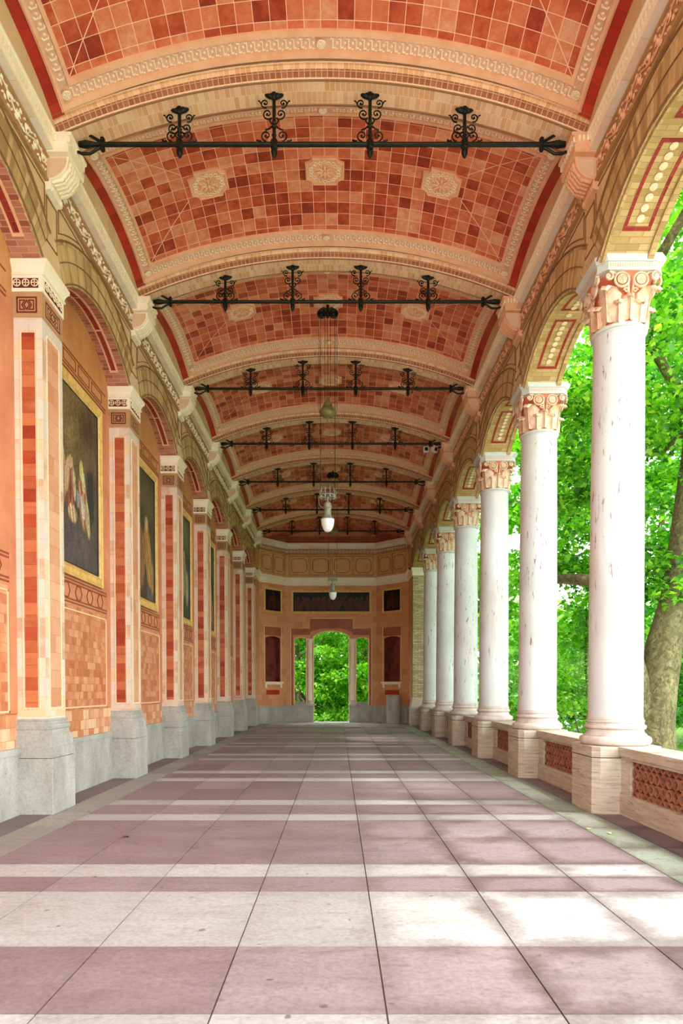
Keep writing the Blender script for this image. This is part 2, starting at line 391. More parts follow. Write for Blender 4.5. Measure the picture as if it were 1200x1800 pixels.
while yy < 33.2:
    slab(xs[1]+g, xs[2]-g, yy+g, yy+1.05-g, 2); slab(xs[0], xs[1]-g, yy+g, yy+1.05-g, 4)
    slab(xs[9]+g, xs[10]-g, yy+g, yy+1.05-g, 3); slab(xs[10]+g, xs[11], yy+g, yy+1.05-g, 4)
    yy += 1.05
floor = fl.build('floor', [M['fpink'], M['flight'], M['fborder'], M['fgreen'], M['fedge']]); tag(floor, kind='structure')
b = B(); b.box(-4.6, 4.75, -4.6, 35.4, -1.0, -.012); tag(b.build('floor_bedding', [M['joint']], floor), kind='structure')

# ------------------------------------------------------------------ arches / side walls
AHS = 1.5; ZS = 7.27; ZC = 7.79; AR = (AHS**2 + (ZC-ZS)**2) / (2*(ZC-ZS)); AZ = ZC-AR
def arc_pts(ym, n=20, r=AR, hs=AHS, rev=False):
    a = math.asin(min(1, hs/AR)); out = []
    for i in range(n+1):
        t = -a + 2*a*i/n; out.append((ym + r*math.sin(t), AZ + r*math.cos(t)))
    return out[::-1] if rev else out
def spandrels(side, thick, yoff, mats, name):
    b = B()
    for k in range(-3, 6):
        ya = Yk(k)+yoff; yb = Yk(k+1)+yoff; ym = (ya+yb)/2
        if k == 5: pass
        arc = arc_pts(ym)
        poly = [(ya, ZS)] + arc + [(yb, ZS), (yb, 10.5), (ya, 10.5)]
        x0 = fx(side, 0); x1 = x0 + side*thick
        tris = tessellate_polygon([[Vector((p[0], p[1], 0)) for p in poly]])
        n0 = b.add([(x0, p[0], p[1]) for p in poly]); n1 = b.add([(x1, p[0], p[1]) for p in poly])
        for t in tris:
            uv = [poly[i] for i in t]
            b.face([n0+i for i in t], uv, 0); b.face([n1+i for i in reversed(t)], uv[::-1], 1)
        L = 0
        for i in range(len(poly)):
            j = (i+1) % len(poly); d = math.hypot(poly[j][0]-poly[i][0], poly[j][1]-poly[i][1])
            b.face((n0+i, n0+j, n1+j, n1+i), [(L,0),(L+d,0),(L+d,thick),(L,thick)], 2); L += d
    return b.build(name, mats)
YR = .10    # the colonnade axes sit a little farther than the wall pillars
wl = spandrels(-1, .40, 0, [M['spand'], M['plast2'], M['soffr']], 'wall_left'); tag(wl, kind='structure')
wr = spandrels(1, .69, YR, [M['spand'], M['tan'], M['sofft']], 'wall_right'); tag(wr, kind='structure')

# archivolt faces, beads and spandrel outlines, one set per bay
def ring(side, ym, r0, r1, off, amax):
    b = B(); x = fx(side, off); x2 = fx(side, -.01); n = 24
    P = lambda r, t, X: (X, ym + r*math.sin(t), AZ + r*math.cos(t))
    for i in range(n):
        t0 = -amax + 2*amax*i/n; t1 = -amax + 2*amax*(i+1)/n
        b.quad(P(r0,t0,x), P(r0,t1,x), P(r1,t1,x), P(r1,t0,x), [(t0*AR,0),(t1*AR,0),(t1*AR,r1-r0),(t0*AR,r1-r0)])
        b.quad(P(r0,t0,x2), P(r0,t1,x2), P(r0,t1,x), P(r0,t0,x)); b.quad(P(r1,t0,x), P(r1,t1,x), P(r1,t1,x2), P(r1,t0,x2))
    for t in (-amax, amax): b.quad(P(r0,t,x), P(r1,t,x), P(r1,t,x2), P(r0,t,x2))
    return b
def strip_poly(b, pts, x, side, w=.012, closed=True, h=.012):
    """thin raised line following pts (y,z) on plane x"""
    k = len(pts)
    for i in range(k if closed else k-1):
        p = Vector(pts[i]); q = Vector(pts[(i+1) % k]); d = (q-p)
        if d.length < 1e-5: continue
        d.normalize(); nn = Vector((-d.y, d.x))*w/2; p = p - d*w/2; q = q + d*w/2
        c = [p-nn, q-nn, q+nn, p+nn]; xa = x; xb = x - side*h
        n = b.add([(xa, v[0], v[1]) for v in c] + [(xb, v[0], v[1]) for v in c])
        for f in ((0,1,2,3),(7,6,5,4),(0,4,5,1),(1,5,6,2),(2,6,7,3),(3,7,4,0)): b.face([n+a for a in f])
A0 = math.asin(AHS/AR)
RO = 8.36 - AZ
AMX = math.asin(1.78/RO)
protos = {}
for side, wall, yo in ((-1, wl, 0), (1, wr, YR)):
    ym = S/2 + yo
    vo = ring(side, ym, AR, RO, .012, min(A0+.02, AMX)).build('archivolt', [M['vous']], wall)
    be = B(); x = fx(side, .022)
    for r, rad in ((AR+.035, .012), (AR+.30, .007), (RO-.02, .012)):
        am = A0 if r < AR+.1 else AMX
        be.tube([(x, ym + r*math.sin(-am+2*am*i/26), AZ + r*math.cos(-am+2*am*i/26)) for i in range(27)], rad, 6)
    bo = be.build('archivolt_bead', [M['brownline']], wall, smooth=True)
    ln = B(); xw = fx(side, 0); ya = yo
    strip_poly(ln, [(ya-.16, 7.62), (ya+.16, 7.62), (ya+.16, 8.2), (ya-.16, 8.2)], xw, side, .015)
    for sg in (-1, 1):
        f = lambda y: AZ + math.sqrt(max(0, (RO+.06)**2 - (S/2 - y)**2))
        pts = [(.22, 8.3), (.22, f(.22))] + [(t, f(t)) for t in (.4,.6,.8,1.0)] + [(1.15, 8.3)]
        strip_poly(ln, [(ya + sg*p[0], p[1]) for p in pts], xw, side, .013)
    lo = ln.build('spandrel_line', [M['brownline']], wall)
    for k in range(-1, 6):
        y = Yk(k)
        if k == -1: vo.location.y = y; bo.location.y = y; lo.location.y = y
        else:
            dup(vo, (0,y,0), wall); dup(bo, (0,y,0), wall)
            dup(lo, (0,y,0), wall)
    dup(lo, (0, Yk(6), 0), wall)
# left soffit coloured strips (three nested bands) ; right soffit panel and rosettes
def soffit_strip(side, ym, xa, xb, off, t0, t1, n=22, h=.012):
    b = B()
    P = lambda t, x, r: (x, ym + r*math.sin(t), AZ + r*math.cos(t))
    r = AR - off
    for i in range(n):
        a = t0 + (t1-t0)*i/n; c = t0 + (t1-t0)*(i+1)/n
        b.quad(P(a,xa,r), P(c,xa,r), P(c,xb,r), P(a,xb,r), [(a*AR,xa),(c*AR,xa),(c*AR,xb),(a*AR,xb)])
        for X in (xa, xb): b.quad(P(a,X,r), P(c,X,r), P(c,X,r+h), P(a,X,r+h))
    for t in (t0, t1): b.quad(P(t,xa,r), P(t,xb,r), P(t,xb,r+h), P(t,xa,r+h))
    return b
def merge(bs):
    o = B()
    for b in bs:
        n = len(o.v); o.v += b.v; o.f += [tuple(i+n for i in f) for f in b.f]; o.uv += b.uv; o.m += b.m
    return o
xl = fx(-1, 0)
T = A0 - .1
s1 = [soffit_strip(-1, S/2, xl-.27, xl-.12, .006, a, c) for a, c in ((-T, T),)]
s2 = [soffit_strip(-1, S/2, xl-.235, xl-.155, .012, a, c) for a, c in ((-T+.02, -.21), (-.19, .19), (.21, T-.02))]
o1 = merge(s1).build('soffit_cream_strip', [M['peach']], wl); o2 = merge(s2).build('soffit_red_strip', [M['redstrip']], wl)
xr = fx(1, 0); ym = S/2+YR
fr = []
X = [xr+.165, xr+.21, xr+.475, xr+.52]; T2 = .515
secs = [(-T2, -.055), (.055, T2)]
for a, c in secs:
    fr += [soffit_strip(1, ym, X[0], X[1], .006, a, c), soffit_strip(1, ym, X[2], X[3], .006, a, c)]
    fr += [soffit_strip(1, ym, X[0], X[3], .0065, a, a+.022, 3), soffit_strip(1, ym, X[0], X[3], .0065, c-.022, c, 3)]
o3 = merge(fr).build('soffit_red_strip', [M['redstrip']], wr)
fr = [soffit_strip(1, ym, xr+.02, xr+.055, .03, -A0, A0, h=.03), soffit_strip(1, ym, xr+.60, xr+.68, .035, -A0, A0, h=.035)]
o4 = merge(fr).build('soffit_edge_course', [M['sofft']], wr)
def rosette(b, c, ax_u, ax_v, nrm, R, pet=6, disc=True):
    c = Vector(c); u = Vector(ax_u); v = Vector(ax_v); nn = Vector(nrm)
    rot = Matrix((u, v, nn)).transposed()
    b.tube([c + (u*math.cos(a)+v*math.sin(a))*R*.86 + nn*R*.1 for a in [2*PI*i/16 for i in range(16)]], R*.13, 5, closed=True)
    if disc: b.ell(c, (R, R, R*.14), 14, 4, rot)
    for i in range(pet):
        a = 2*PI*i/pet; d = (u*math.cos(a)+v*math.sin(a)); r2 = Matrix((d, nn.cross(d), nn)).transposed()
        b.ell(c + d*R*.46 + nn*R*.16, (R*.3, R*.17, R*.12), 7, 4, r2)
    b.ell(c + nn*R*.22, (R*.17, R*.17, R*.15), 8, 4, rot)
ros_mesh = None; ros_proto = None
rt = [-.455 + i*.0515 for i in range(8)]
rt = rt + [0] + [-t for t in rt][::-1]
b = B(); rosette(b, (0,0,0), (1,0,0), (0,1,0), (0,0,-1), .048); rosm = b.build('soffit_rosette', [M['stud']], wr, smooth=True)
first = True
for k in range(-1, 6):
    for t in rt:
        if k == -1 and t < -.25: continue
        o = rosm if first else rosm.copy()
        if not first: C.objects.link(o)
        first = False
        r = AR - .008; o.location = (xr+.3425, Yk(k)+ym + r*math.sin(t), AZ + r*math.cos(t)); o.rotation_euler = (-t, 0, 0); o.parent = wr
for o, w_ in ((o1, wl), (o2, wl), (o3, wr), (o4, wr)):
    o.location.y = Yk(-1)
    for k in range(0, 6): dup(o, (0, Yk(k), 0), w_)

# left wall behind the pillars
XW = -4.25
def wallbox(name, x0, x1, z0, z1, mat, y0=-1.79, y1=31.6, parent=wl):
    b = B(); b.box(x0, x1, y0, y1, z0, z1); return tag(b.build(name, [mat], parent), kind='structure')
wallbox('wall_core', -4.7, XW-.02, -.5, 10.5, M['plast2'])
wallbox('wall_dado', XW-.03, -4.20, 0, .80, M['grey']); wallbox('wall_dado_cap', XW-.03, -4.185, .80, .885, M['grey'])
wallbox('wall_large_tiles', XW-.03, XW+.004, .885, 1.33, M['wallbig'])
wallbox('wall_small_tiles', XW-.03, XW, 1.34, 3.0, M['wallb'])
wallbox('wall_upper_plaster', XW-.03, XW, 3.0, 6.70, M['plast']); wallbox('wall_lunette', XW-.03, XW+.003, 6.70, 8.1, M['plast2'])
wln = B(); wlp = B(); mg = B()
for k in range(-1, 6):
    a = Yk(k)+.32; c = Yk(k+1)-.32; xw = XW+.003
    # flat vertical plaster margins
    for y0_, y1_ in ((a, a+.2), (c-.2, c)): mg.box(XW-.01, XW+.012, y0_, y1_, 1.34, 6.72)
    strip_poly(wlp, [(a+.23,1.37),(c-.23,1.37),(c-.23,2.93),(a+.23,2.93)], XW, -1, .022, h=.014)
    for z in (3.05, 3.10, 3.36, 3.41, 6.68, 6.74, 7.0): strip_poly(wln, [(a+.2,z),(c-.2,z)], XW, -1, .02, closed=False)
    ymid = (a+c)/2
    for yy_ in [ymid + d for d in (-1.0, -.5, 0, .5, 1.0)]:
        strip_poly(wln, [(yy_-.14,3.23),(yy_-.07,3.34),(yy_+.07,3.34),(yy_+.14,3.23),(yy_+.07,3.12),(yy_-.07,3.12)], XW, -1, .014)
    for q in (-.9, -.3, .3, .9): strip_poly(wln, [(ymid+q-.24,6.79),(ymid+q+.24,6.79),(ymid+q+.24,6.95),(ymid+q-.24,6.95)], XW, -1, .014)
tag(wln.build('wall_inlay_line', [M['engr']], wl), kind='structure'); tag(wlp.build('wall_beaded_line', [M['pale']], wl), kind='structure')
tag(mg.build('wall_margin', [M['plast']], wl), kind='structure')

# ------------------------------------------------------------------ entablature
def entab(side, idx):
    t = empty('trim_%d' % idx); tag(t, kind='structure')
    # continuous pieces
    for nm, prof, mat in (
        ('frieze_band', [(0,8.36),(.05,8.36),(.055,8.385),(.035,8.40),(.035,8.655),(.06,8.665),(.06,8.69),(0,8.69)], M['friezeg']),
        ('marble_band', [(-.1,8.688),(.148,8.705),(.148,8.74),(-.1,8.74)], M['marbd']),
        ('cornice_band', [(-.1,8.74),(.15,8.74),(.158,8.77),(.145,8.775),(.145,8.80),(.15,8.885),(.17,8.89),(.19,8.905),(.19,8.93),(-.1,8.93)], M['cream'])):
        b = B(); pts = [(fx(side, u), z) for u, z in prof]; k = len(pts)
        y0_, y1_ = Yk(-3), 33.2
        for i in range(k):
            p = pts[i]; q = pts[(i+1) % k]; d = math.hypot(p[0]-q[0], p[1]-q[1])
            b.quad((p[0],y0_,p[1]), (q[0],y0_,q[1]), (q[0],y1_,q[1]), (p[0],y1_,p[1]), [(y0_,0),(y0_,d),(y1_,d),(y1_,0)])
        tag(b.build(nm, [mat], t), kind='structure')
    b = B(); xa, xb = sorted((fx(side,.13), fx(side,.16))); b.box(xa, xb, Yk(-1), 33.2, 8.92, 9.42); tag(b.build('vault_fillet', [M['spand']], t), kind='structure')
    # dentils
    b = B(); n = 38; L = S-.56
    for i in range(n):
        y = .28 + L*(i+.5)/n; xa = fx(side, .14); xb = fx(side, .172); b.box(min(xa,xb), max(xa,xb), y-.024, y+.024, 8.81, 8.88)
    d = b.build('dentil_row', [M['cream']], t)
    # carved scroll frieze
    b = B(); z0 = 8.525; L = S-.5; nn = 7
    xo = fx(side, .045)
    b.tube([(xo, .25 + L*i/98, z0 + .075*math.sin(2*PI*nn*i/98/2)) for i in range(99)], .011, 5)
    for i in range(nn*2):
        yc = .25 + L*(i+.5)/(nn*2); sg = -1 if i % 2 else 1
        # spiral
        sp = []
        for j in range(16):
            a = j/15*2.4*PI; rr = .07*(1-j/17); sp.append((fx(side,.05), yc + rr*math.cos(a)*.9, z0 - sg*.02 + sg*rr*math.sin(a)))
        b.tube(sp, .009, 4)
        b.ell((fx(side,.055), yc, z0-sg*.02), (.022,.03,.03), 7, 4)
        for q, (dy, dz, an) in enumerate(((-.085,.07,.7),(.075,.085,-.8),(-.05,-.08,-.5),(.09,-.06,.6),(.0,.105,0))):
            rot = Matrix.Rotation(an*sg, 3, 'X'); b.ell((fx(side,.048), yc+dy, z0+sg*dz), (.016,.036,.015), 6, 4, rot)
    f = b.build('scroll_frieze', [M['cream'] if side < 0 else M['peach']], t, smooth=True)
    for k in range(-1, 6):
        if k == -1: d.location.y = Yk(k); f.location.y = Yk(k)
        else: dup(d, (0,Yk(k),0), t); dup(f, (0,Yk(k),0), t)
    return t
entab(-1, 1); entab(1, 2)

# ------------------------------------------------------------------ wall brackets (console with cornice break)
def bracket(side):
    t = empty('wall_bracket', (fx(side, 0), 0, 8.25)); hl = .275
    X = lambda u: fx(side,0) - side*u - fx(side,0)   # local x
    def pr(b, prof, ya, yb, m=None): b.prism([(X(u), z-8.25) for u, z in prof], 'y', ya, yb, m)
    b = B(); pr(b, [(0,8.676),(.33,8.676),(.345,8.70),(.35,8.775),(.33,8.78),(.33,8.81),(.35,8.885),(.37,8.89),(.385,8.905),(.385,8.935),(0,8.935)], -hl, hl)
    bo = b.build('cornice_block', [M['cream'] if side < 0 else M['peach']], t)
    b = B()
    for i in range(8):
        y = -hl + .03 + (2*hl-.06)*i/7; xa, xb = X(.33), X(.362); b.box(min(xa,xb), max(xa,xb), y-.018, y+.018, .56, .63)
    for i in range(5):
        for yy_ in (-hl, hl):
            xc = X(.07+.055*i); b.box(xc-.014, xc+.014, yy_-.02, yy_+.02, .56, .63)
    b.build('dentil', [M['cream']], bo)
    b = B(); prof = [(0,8.676),(.315,8.676)]
    for i in range(1, 13):
        a = PI/2*i/12; prof.append((.06+.255*math.cos(a), 8.66-.27*math.sin(a)))
    prof += [(.075,8.36),(.085,8.30),(.07,8.262),(0,8.25)]
    pr(b, prof, -.19, .19); b.build('console', [M['cream'] if side < 0 else M['peach']], t)
    b = B()
    q = [(.035,8.655),(.285,8.655)] + [(.05+.235*math.cos(PI/2*i/10), 8.645-.235*math.sin(PI/2*i/10)) for i in range(1, 11)] + [(.035,8.41)]
    for sg in (-1, 1):
        b = B(); n = b.add([(X(u), sg*.194, z-8.25) for u, z in q]); b.face(range(n, n+len(q)))
        pts = [(X(u), sg*.193, z-8.25) for u, z in q]; b.tube(pts, .009, 5, closed=True)
        cx = sum(u for u, z in q)/len(q); cz = sum(z for u, z in q)/len(q)
        q2 = [(cx+(u-cx)*.8, cz+(z-cz)*.8) for u, z in q]; b.tube([(X(u), sg*.194, z-8.25) for u, z in q2], .004, 4, closed=True)
        b.build('flank_panel', [M['flank']], t, smooth=True)
    b = B()   # acanthus on the curved underside
    for i in range(7):
        a = PI/2*(.12+.13*i); u = .065+.255*math.cos(a); z = 8.655-.27*math.sin(a)
        rot = Matrix.Rotation((a if side < 0 else -a), 3, 'Y')
        for y, w in ((0,.03),(-.07,.028),(.07,.028),(-.13,.024),(.13,.024)):
            b.ell((X(u), y + .01*math.sin(i*2), z-8.25), (.02, w, .036), 6, 4, rot)
    for y in (-.14, .14): b.ell((X(.05), y, .05), (.045,.045,.045), 8, 5)
    b.build('acanthus_leaf', [M['cream'] if side < 0 else M['peach']], t, smooth=True)
    return t
for side, nm in ((-1, 'left'), (1, 'right')):
    p = bracket(side)
    for k in range(0, 7):
        o = p if k == 0 else dup(p)
        o.location = (fx(side,0), Yk(k), 8.25)
        tag(o, 'carved %s stone bracket on the %s wall, %s' % ('cream' if side < 0 else 'peach', nm, NEAR[k]), 'bracket', 'carved brackets along the %s cornice' % nm)

# ------------------------------------------------------------------ vault
VR = 8.6; VZ = 9.785 - VR
def sx(x): return VR*math.asin(x/VR)
FU = sx(3.15); FY0 = .62; FY1 = S-.62; FV = (FY1-FY0)/2
def vp(s, y, off=0):
    a = s/VR; t = (y-.28)/(S-.56); dome = .27*math.sin(PI*min(1, max(0, t)))**.68 if 0 < t < 1 else 0
    r = VR - off; return (AX + r*math.sin(a), y, VZ + r*math.cos(a) + dome)
def patch(b, s0, s1, y0, y1, off, h=.03, m=None):
    nu = max(1, int(abs(s1-s0)/.22)); nv = max(1, int((y1-y0)/.3))
    F = lambda i, j: vp(s0+(s1-s0)*i, y0+(y1-y0)*j, off); U = lambda i, j: (s0+(s1-s0)*i, y0+(y1-y0)*j - S/2)
    b.grid(F, nu, nv, U, m)
    for j in (0, 1):
        b.grid(lambda i, q: vp(s0+(s1-s0)*i, (y0, y1)[j], off-h*q), nu, 1, None, m)
        b.grid(lambda i, q: vp((s0, s1)[j], y0+(y1-y0)*i, off-h*q), nv, 1, None, m)
M['tile'] = tile_field(FU, FV)
ceil = empty('ceiling'); tag(ceil, kind='structure')
b = B(); patch(b, -FU-.03, FU+.03, FY0-.03, FY1+.03, 0, .1); p_field = b.build('tile_field', [M['tile']], ceil, smooth=True)
b = B(); e = sx(3.78)
for (s0, s1, y0_, y1_) in ((-e, e, -.0, .40), (-e, e, S-.40, S), (-e, -FU-.20, .30, S-.30), (FU+.20, e, .30, S-.30)): patch(b, s0, s1, y0_, y1_, .0, .06)
p_red = b.build('red_band', [M['redband']], ceil, smooth=True)
def frame(b, ds0, ds1, off, h):
    """frame strip between distances ds0..ds1 outside the field"""
    a0, a1 = FU+ds0*.8, FU+ds1*.8
    patch(b, -a1, a1, FY0-ds1, FY0-ds0, off, h); patch(b, -a1, a1, FY1+ds0, FY1+ds1, off, h)
    patch(b, -a1, -a0, FY0-ds0, FY1+ds0, off, h); patch(b, a0, a1, FY0-ds0, FY1+ds0, off, h)
b = B(); frame(b, -.01, .055, .03, .06); frame(b, .205, .262, .042, .07); frame(b, .262, .285, .02, .05); p_bor = b.build('moulded_border', [M['peach']], ceil, smooth=True)
b = B(); frame(b, .05, .21, .008, .05); p_orn = b.build('ornament_band', [M['ornbase']], ceil, smooth=True)
# relief: bars and beads
b = B()
def rel(b, s, y, ds, dy, off=.02):
    q = [vp(s-ds, y-dy, off), vp(s+ds, y-dy, off), vp(s+ds, y+dy, off), vp(s-ds, y+dy, off)]; r = [vp(s-ds, y-dy, 0), vp(s+ds, y-dy, 0), vp(s+ds, y+dy, 0), vp(s-ds, y+dy, 0)]
    n = b.add(q+r); b.face((n,n+1,n+2,n+3))
    for i in range(4): b.face((n+i, n+(i+1)%4, n+4+(i+1)%4, n+4+i))
a = FU + .06; nb = 66
for yc in (FY0-.13, FY1+.13):
    for i in range(nb):
        s_ = -a + 2*a*(i+.5)/nb
        if abs(s_) < .1: continue
        rel(b, s_, yc, .007, .045); rel(b, s_-.014, yc-.045, .02, .006); rel(b, s_+.014, yc+.045, .02, .006)
        s2 = s_ + a/nb; b.ell(vp(s2, yc, .012), (.018,.022,.012), 6, 4)
        b.ell(vp(s2, yc-.058, .012), (.018,.008,.01), 6, 4); b.ell(vp(s2, yc+.058, .012), (.018,.008,.01), 6, 4)
for sc in (-FU-.105, FU+.105):
    n2 = 22
    for i in range(n2):
        y = FY0+.02 + (FY1-FY0-.04)*(i+.5)/n2
        b.ell(vp(sc, y, .012), (.024,.018,.012), 6, 4)
        for q in (-.038, .038): b.ell(vp(sc+q, y+.04, .012), (.014,.026,.012), 6, 4, Matrix.Rotation(q*14, 3, 'Z'))
        rel(b, sc, y+.05, .045, .006)
p_rel = b.build('relief_ornament', [M['stud']], ceil, smooth=True)
b = B()
for s_, y in ((-FU-.105, FY0-.13), (FU+.105, FY0-.13), (-FU-.105, FY1+.13), (FU+.105, FY1+.13), (0, FY0-.13), (0, FY1+.13)):
    an = s_/VR; u_ = (math.cos(an),0,-math.sin(an)); rosette(b, vp(s_, y, .03), u_, (0,1,0), (-math.sin(an),0,-math.cos(an)), .062, 5)
p_st = b.build('corner_stud', [M['stud']], ceil, smooth=True)
for k in range(-1, 6):
    for p in (p_field, p_red, p_bor, p_orn, p_rel, p_st):
        if k == -1: p.location.y = Yk(k)
        else: dup(p, (0, Yk(k), 0), ceil)
# last stretch of vault over the apse
b = B()
def lastv(i, j): a = (-e + 2*e*i)/VR; return (AX+VR*math.sin(a), Yk(6)+.25+(35.2-Yk(6)-.25)*j, VZ+VR*math.cos(a))
b.grid(lastv, 34, 12, lambda i, j: (-e+2*e*i, 4*j-10)); b.build('tile_field', [M['tile']], ceil, smooth=True)
b = B(); b.box(-5.0, 4.9, Yk(-3), 35.6, 10.3, 10.55); tag(b.build('roof_slab', [M['plast2']], ceil), kind='structure')
# transverse ribs
RR = 8.77; RZ = 9.67-RR
def ribmesh():
    prof = [(-.33,.30),(-.33,.135),(-.30,.12),(-.27,.13),(-.255,.085),(-.215,.075),(-.205,.02),(-.19,0),(.19,0),(.205,.02),(.215,.075),(.255,.085),(.27,.13),(.30,.12),(.33,.135),(.33,.30)]
    mi = [0,0,0,0,1,1,0,0,0,1,1,0,0,0,0]
    b = B(); n = 48; A = math.asin(3.72/RR); Ls = [0]
    for i in range(len(prof)-1): Ls.append(Ls[-1]+math.hypot(prof[i+1][0]-prof[i][0], prof[i+1][1]-prof[i][1]))
    P = lambda i, j: (AX+(RR+prof[j][1])*math.sin(-A+2*A*i/n), prof[j][0], RZ+(RR+prof[j][1])*math.cos(-A+2*A*i/n))
    for j in range(len(prof)-1):
        for i in range(n):
            u0 = (-A+2*A*i/n)*RR; u1 = (-A+2*A*(i+1)/n)*RR
            b.quad(P(i,j), P(i+1,j), P(i+1,j+1), P(i,j+1), [(u0,Ls[j]),(u1,Ls[j]),(u1,Ls[j+1]),(u0,Ls[j+1])], mi[j])
    for dy in (-.185, .185, -.335, .335):
        dz = .0 if abs(dy) < .3 else .13
        b.tube([(AX+(RR+dz)*math.sin(-A+2*A*i/n), dy, RZ+(RR+dz)*math.cos(-A+2*A*i/n)) for i in range(n+1)], .013, 5, m=2)
    return b
b = ribmesh(); rb = b.build('trim_3', [M['rib'], M['ribdark'], M['brownline']], None); tag(rb, kind='structure'); rb.location.y = Yk(-1)
b = B(); b.box(-3.9, 3.5, Yk(-3), Yk(-1)-.3, 9.6, 9.7); tag(b.build('vault_continuation', [M['rib']], ceil), kind='structure')
for i, k in enumerate(range(0, 7)):
    o = dup(rb, (0, Yk(k), 0)); o.name = 'trim_%d' % (4+i)
# ceiling medallions
def medallion():
    t = empty('ceiling_medallion'); hx, hy, c = .315, .285, .115
    out = []
    for (cx, cy, a0) in ((hx, hy, PI), (-hx, hy, PI*1.5), (-hx, -hy, 0), (hx, -hy, PI/2)):
        seg = [(cx+c*math.cos(a0+PI/2*i/6), cy+c*math.sin(a0+PI/2*i/6)) for i in range(7)]
        out += seg[::-1] if False else seg[::-1]
    b = B(); b.prism(out, 'z', -.03, .03); b.build('plaque', [M['peach']], t)
    b = B(); b.tube([(x*.93, y*.93, -.034) for x, y in out], .016, 5, closed=True); b.build('rim', [M['peach']], t, smooth=True)
    b = B()
    for i in range(8):
        a = 2*PI*i/8; d = Vector((math.cos(a), math.sin(a), 0)); rot = Matrix((d, Vector((-d.y,d.x,0)), Vector((0,0,1)))).transposed()
        b.ell(d*.085+Vector((0,0,-.045)), (.062,.027,.022), 8, 5, rot)
        a += PI/8; d = Vector((math.cos(a), math.sin(a), 0)); rot = Matrix((d, Vector((-d.y,d.x,0)), Vector((0,0,1)))).transposed()
        b.ell(d*.13+Vector((0,0,-.038)), (.045,.02,.016), 6, 4, rot)
    b.ell((0,0,-.055), (.03,.03,.025), 8, 5); b.build('rosette', [M['peach']], t, smooth=True)
    b = B()
    for i in range(20):
        a = 2*PI*i/20; r = .2 + .018*(i % 2); b.tube([(r*math.cos(a)*1.08+.028*math.cos(q), r*math.sin(a)*.95+.028*math.sin(q), -.036) for q in [2*PI*j/8 for j in range(8)]], .007, 4, closed=True)
    b.build('lattice', [M['stud']], t, smooth=True)
    return t
md = medallion(); first = True
for k in range(-1, 6):
    for nm, x in (('left', -1.88), ('middle', 0), ('right', 1.88)):
        if k == -1: continue
        o = md if first else dup(md); first = False
        p = vp(sx(x), S/2, .0); a = sx(x)/VR; o.location = (p[0], Yk(k)+p[1], p[2]-.012); o.rotation_euler = (0, a, 0)
        tag(o, '%s rosette medallion on the vault between the %s tie rods from the camera' % (nm, ['first and second','second and third','third and fourth','fourth and fifth','fifth and sixth','sixth and seventh'][k]), 'medallion', 'medallions on the tiled vault')

# ------------------------------------------------------------------ tie rods
def spiral(b, c, r, turns, d0, sx_=1, rad=.011, n=22, flip=1):
    pts = []
    for i in range(n):
        t = i/(n-1); a = d0 + flip*turns*2*PI*t; rr = r*(1-.86*t); pts.append((c[0]+sx_*rr*math.cos(a), c[1], c[2]+rr*math.sin(a)))
    b.tube(pts, [rad*(1-.35*i/n) for i in range(n)], 5)
    b.ell(pts[-1], (.018,.014,.018), 6, 4)
ZROD = 8.985
def hanger(h):
    """origin at rod centre, h = height up to the rib"""
    b = B()
    b.tube([(0,0,-.05),(0,0,h)], .024, 8)
    b.lathe([(.0,-.19),(.02,-.17),(.038,-.13),(.045,-.09),(.034,-.06),(.05,-.045),(.05,.045),(.03,.06)], 10)
    for z in (.12, h*.35, h*.42): b.lathe([(.022,z-.02),(.036,z),(.022,z+.02)], 8)
    s_ = B(); l = B()
    for sg in (-1, 1):
        spiral(s_, (sg*.105, 0, .115), .075, 1.25, -PI/2 if sg > 0 else -PI/2, sx_=sg, flip=1)
        s_.tube([(sg*.17,0,.04),(sg*.21,0,.045),(sg*.235,0,.06)], .013, 5)
        s_.tube([(sg*.03,0,.24),(sg*.07,0,.205),(sg*.12,0,.19)], .011, 5)
        zt = h-.26; spiral(s_, (sg*.085, 0, zt), .075, 1.3, -PI*.75, sx_=sg)
        s_.tube([(sg*.03,0,zt-.13),(sg*.06,0,zt-.09),(sg*.035,0,zt-.05)], .011, 5)
        zt = h-.12; spiral(s_, (sg*.12, 0, zt), .062, 1.2, -PI*.6, sx_=sg)
        s_.tube([(sg*.165,0,zt-.02),(sg*.195,0,zt+.03),(sg*.215,0,zt+.03)], .009, 5)
        for a in (.5, 1.2):
            rot = Matrix.Rotation(sg*a, 3, 'Y'); l.ell((sg*.05*a, 0, h-.03), (.03,.03,.075), 8, 5, rot)
    l.ell((0,-.03,h-.03), (.035,.02,.06), 8, 5)
    return b, s_, l
def tierod(ts):
    t = empty('tie_rod')
    b = B(); b.tube([(-2.98,0,0),(2.98,0,0)], .031, 10)
    b.build('bar', [M['iron']], t, smooth=True)
    for sg in (-1, 1):
        b = B()
        for q in (-1, 1):
            b.tube([(sg*3.31,0,q*.085),(sg*3.22,0,q*.125),(sg*3.12,0,q*.12),(sg*3.02,0,q*.06),(sg*2.93,0,q*.02)], .019, 6)
        b.tube([(sg*3.27,0,0),(sg*3.17,0,0),(sg*3.05,0,0),(sg*2.95,0,0)], [.034,.05,.03,.026], 8)
        for z in (-.06, 0, .06): b.ell((sg*2.95,0,z), (.036,.045,.036), 8, 5)
        b.build('shackle', [M['iron']], t, smooth=True)
    for x in (-1.915, -.644, .644, 1.915):
        h = RZ + math.sqrt((RR)**2 - x*x) - ZROD
        st, sc, lf = hanger(h)
        for nm, q in (('hanger', st),):
            ho = q.build(nm, [M['iron']], t, smooth=True, loc=(x,0,0))
        sc.build('scroll', [M['iron']], ho, smooth=True); lf.build('leaf_knob', [M['iron']], ho, smooth=True)
    return t
tr = tierod(0)
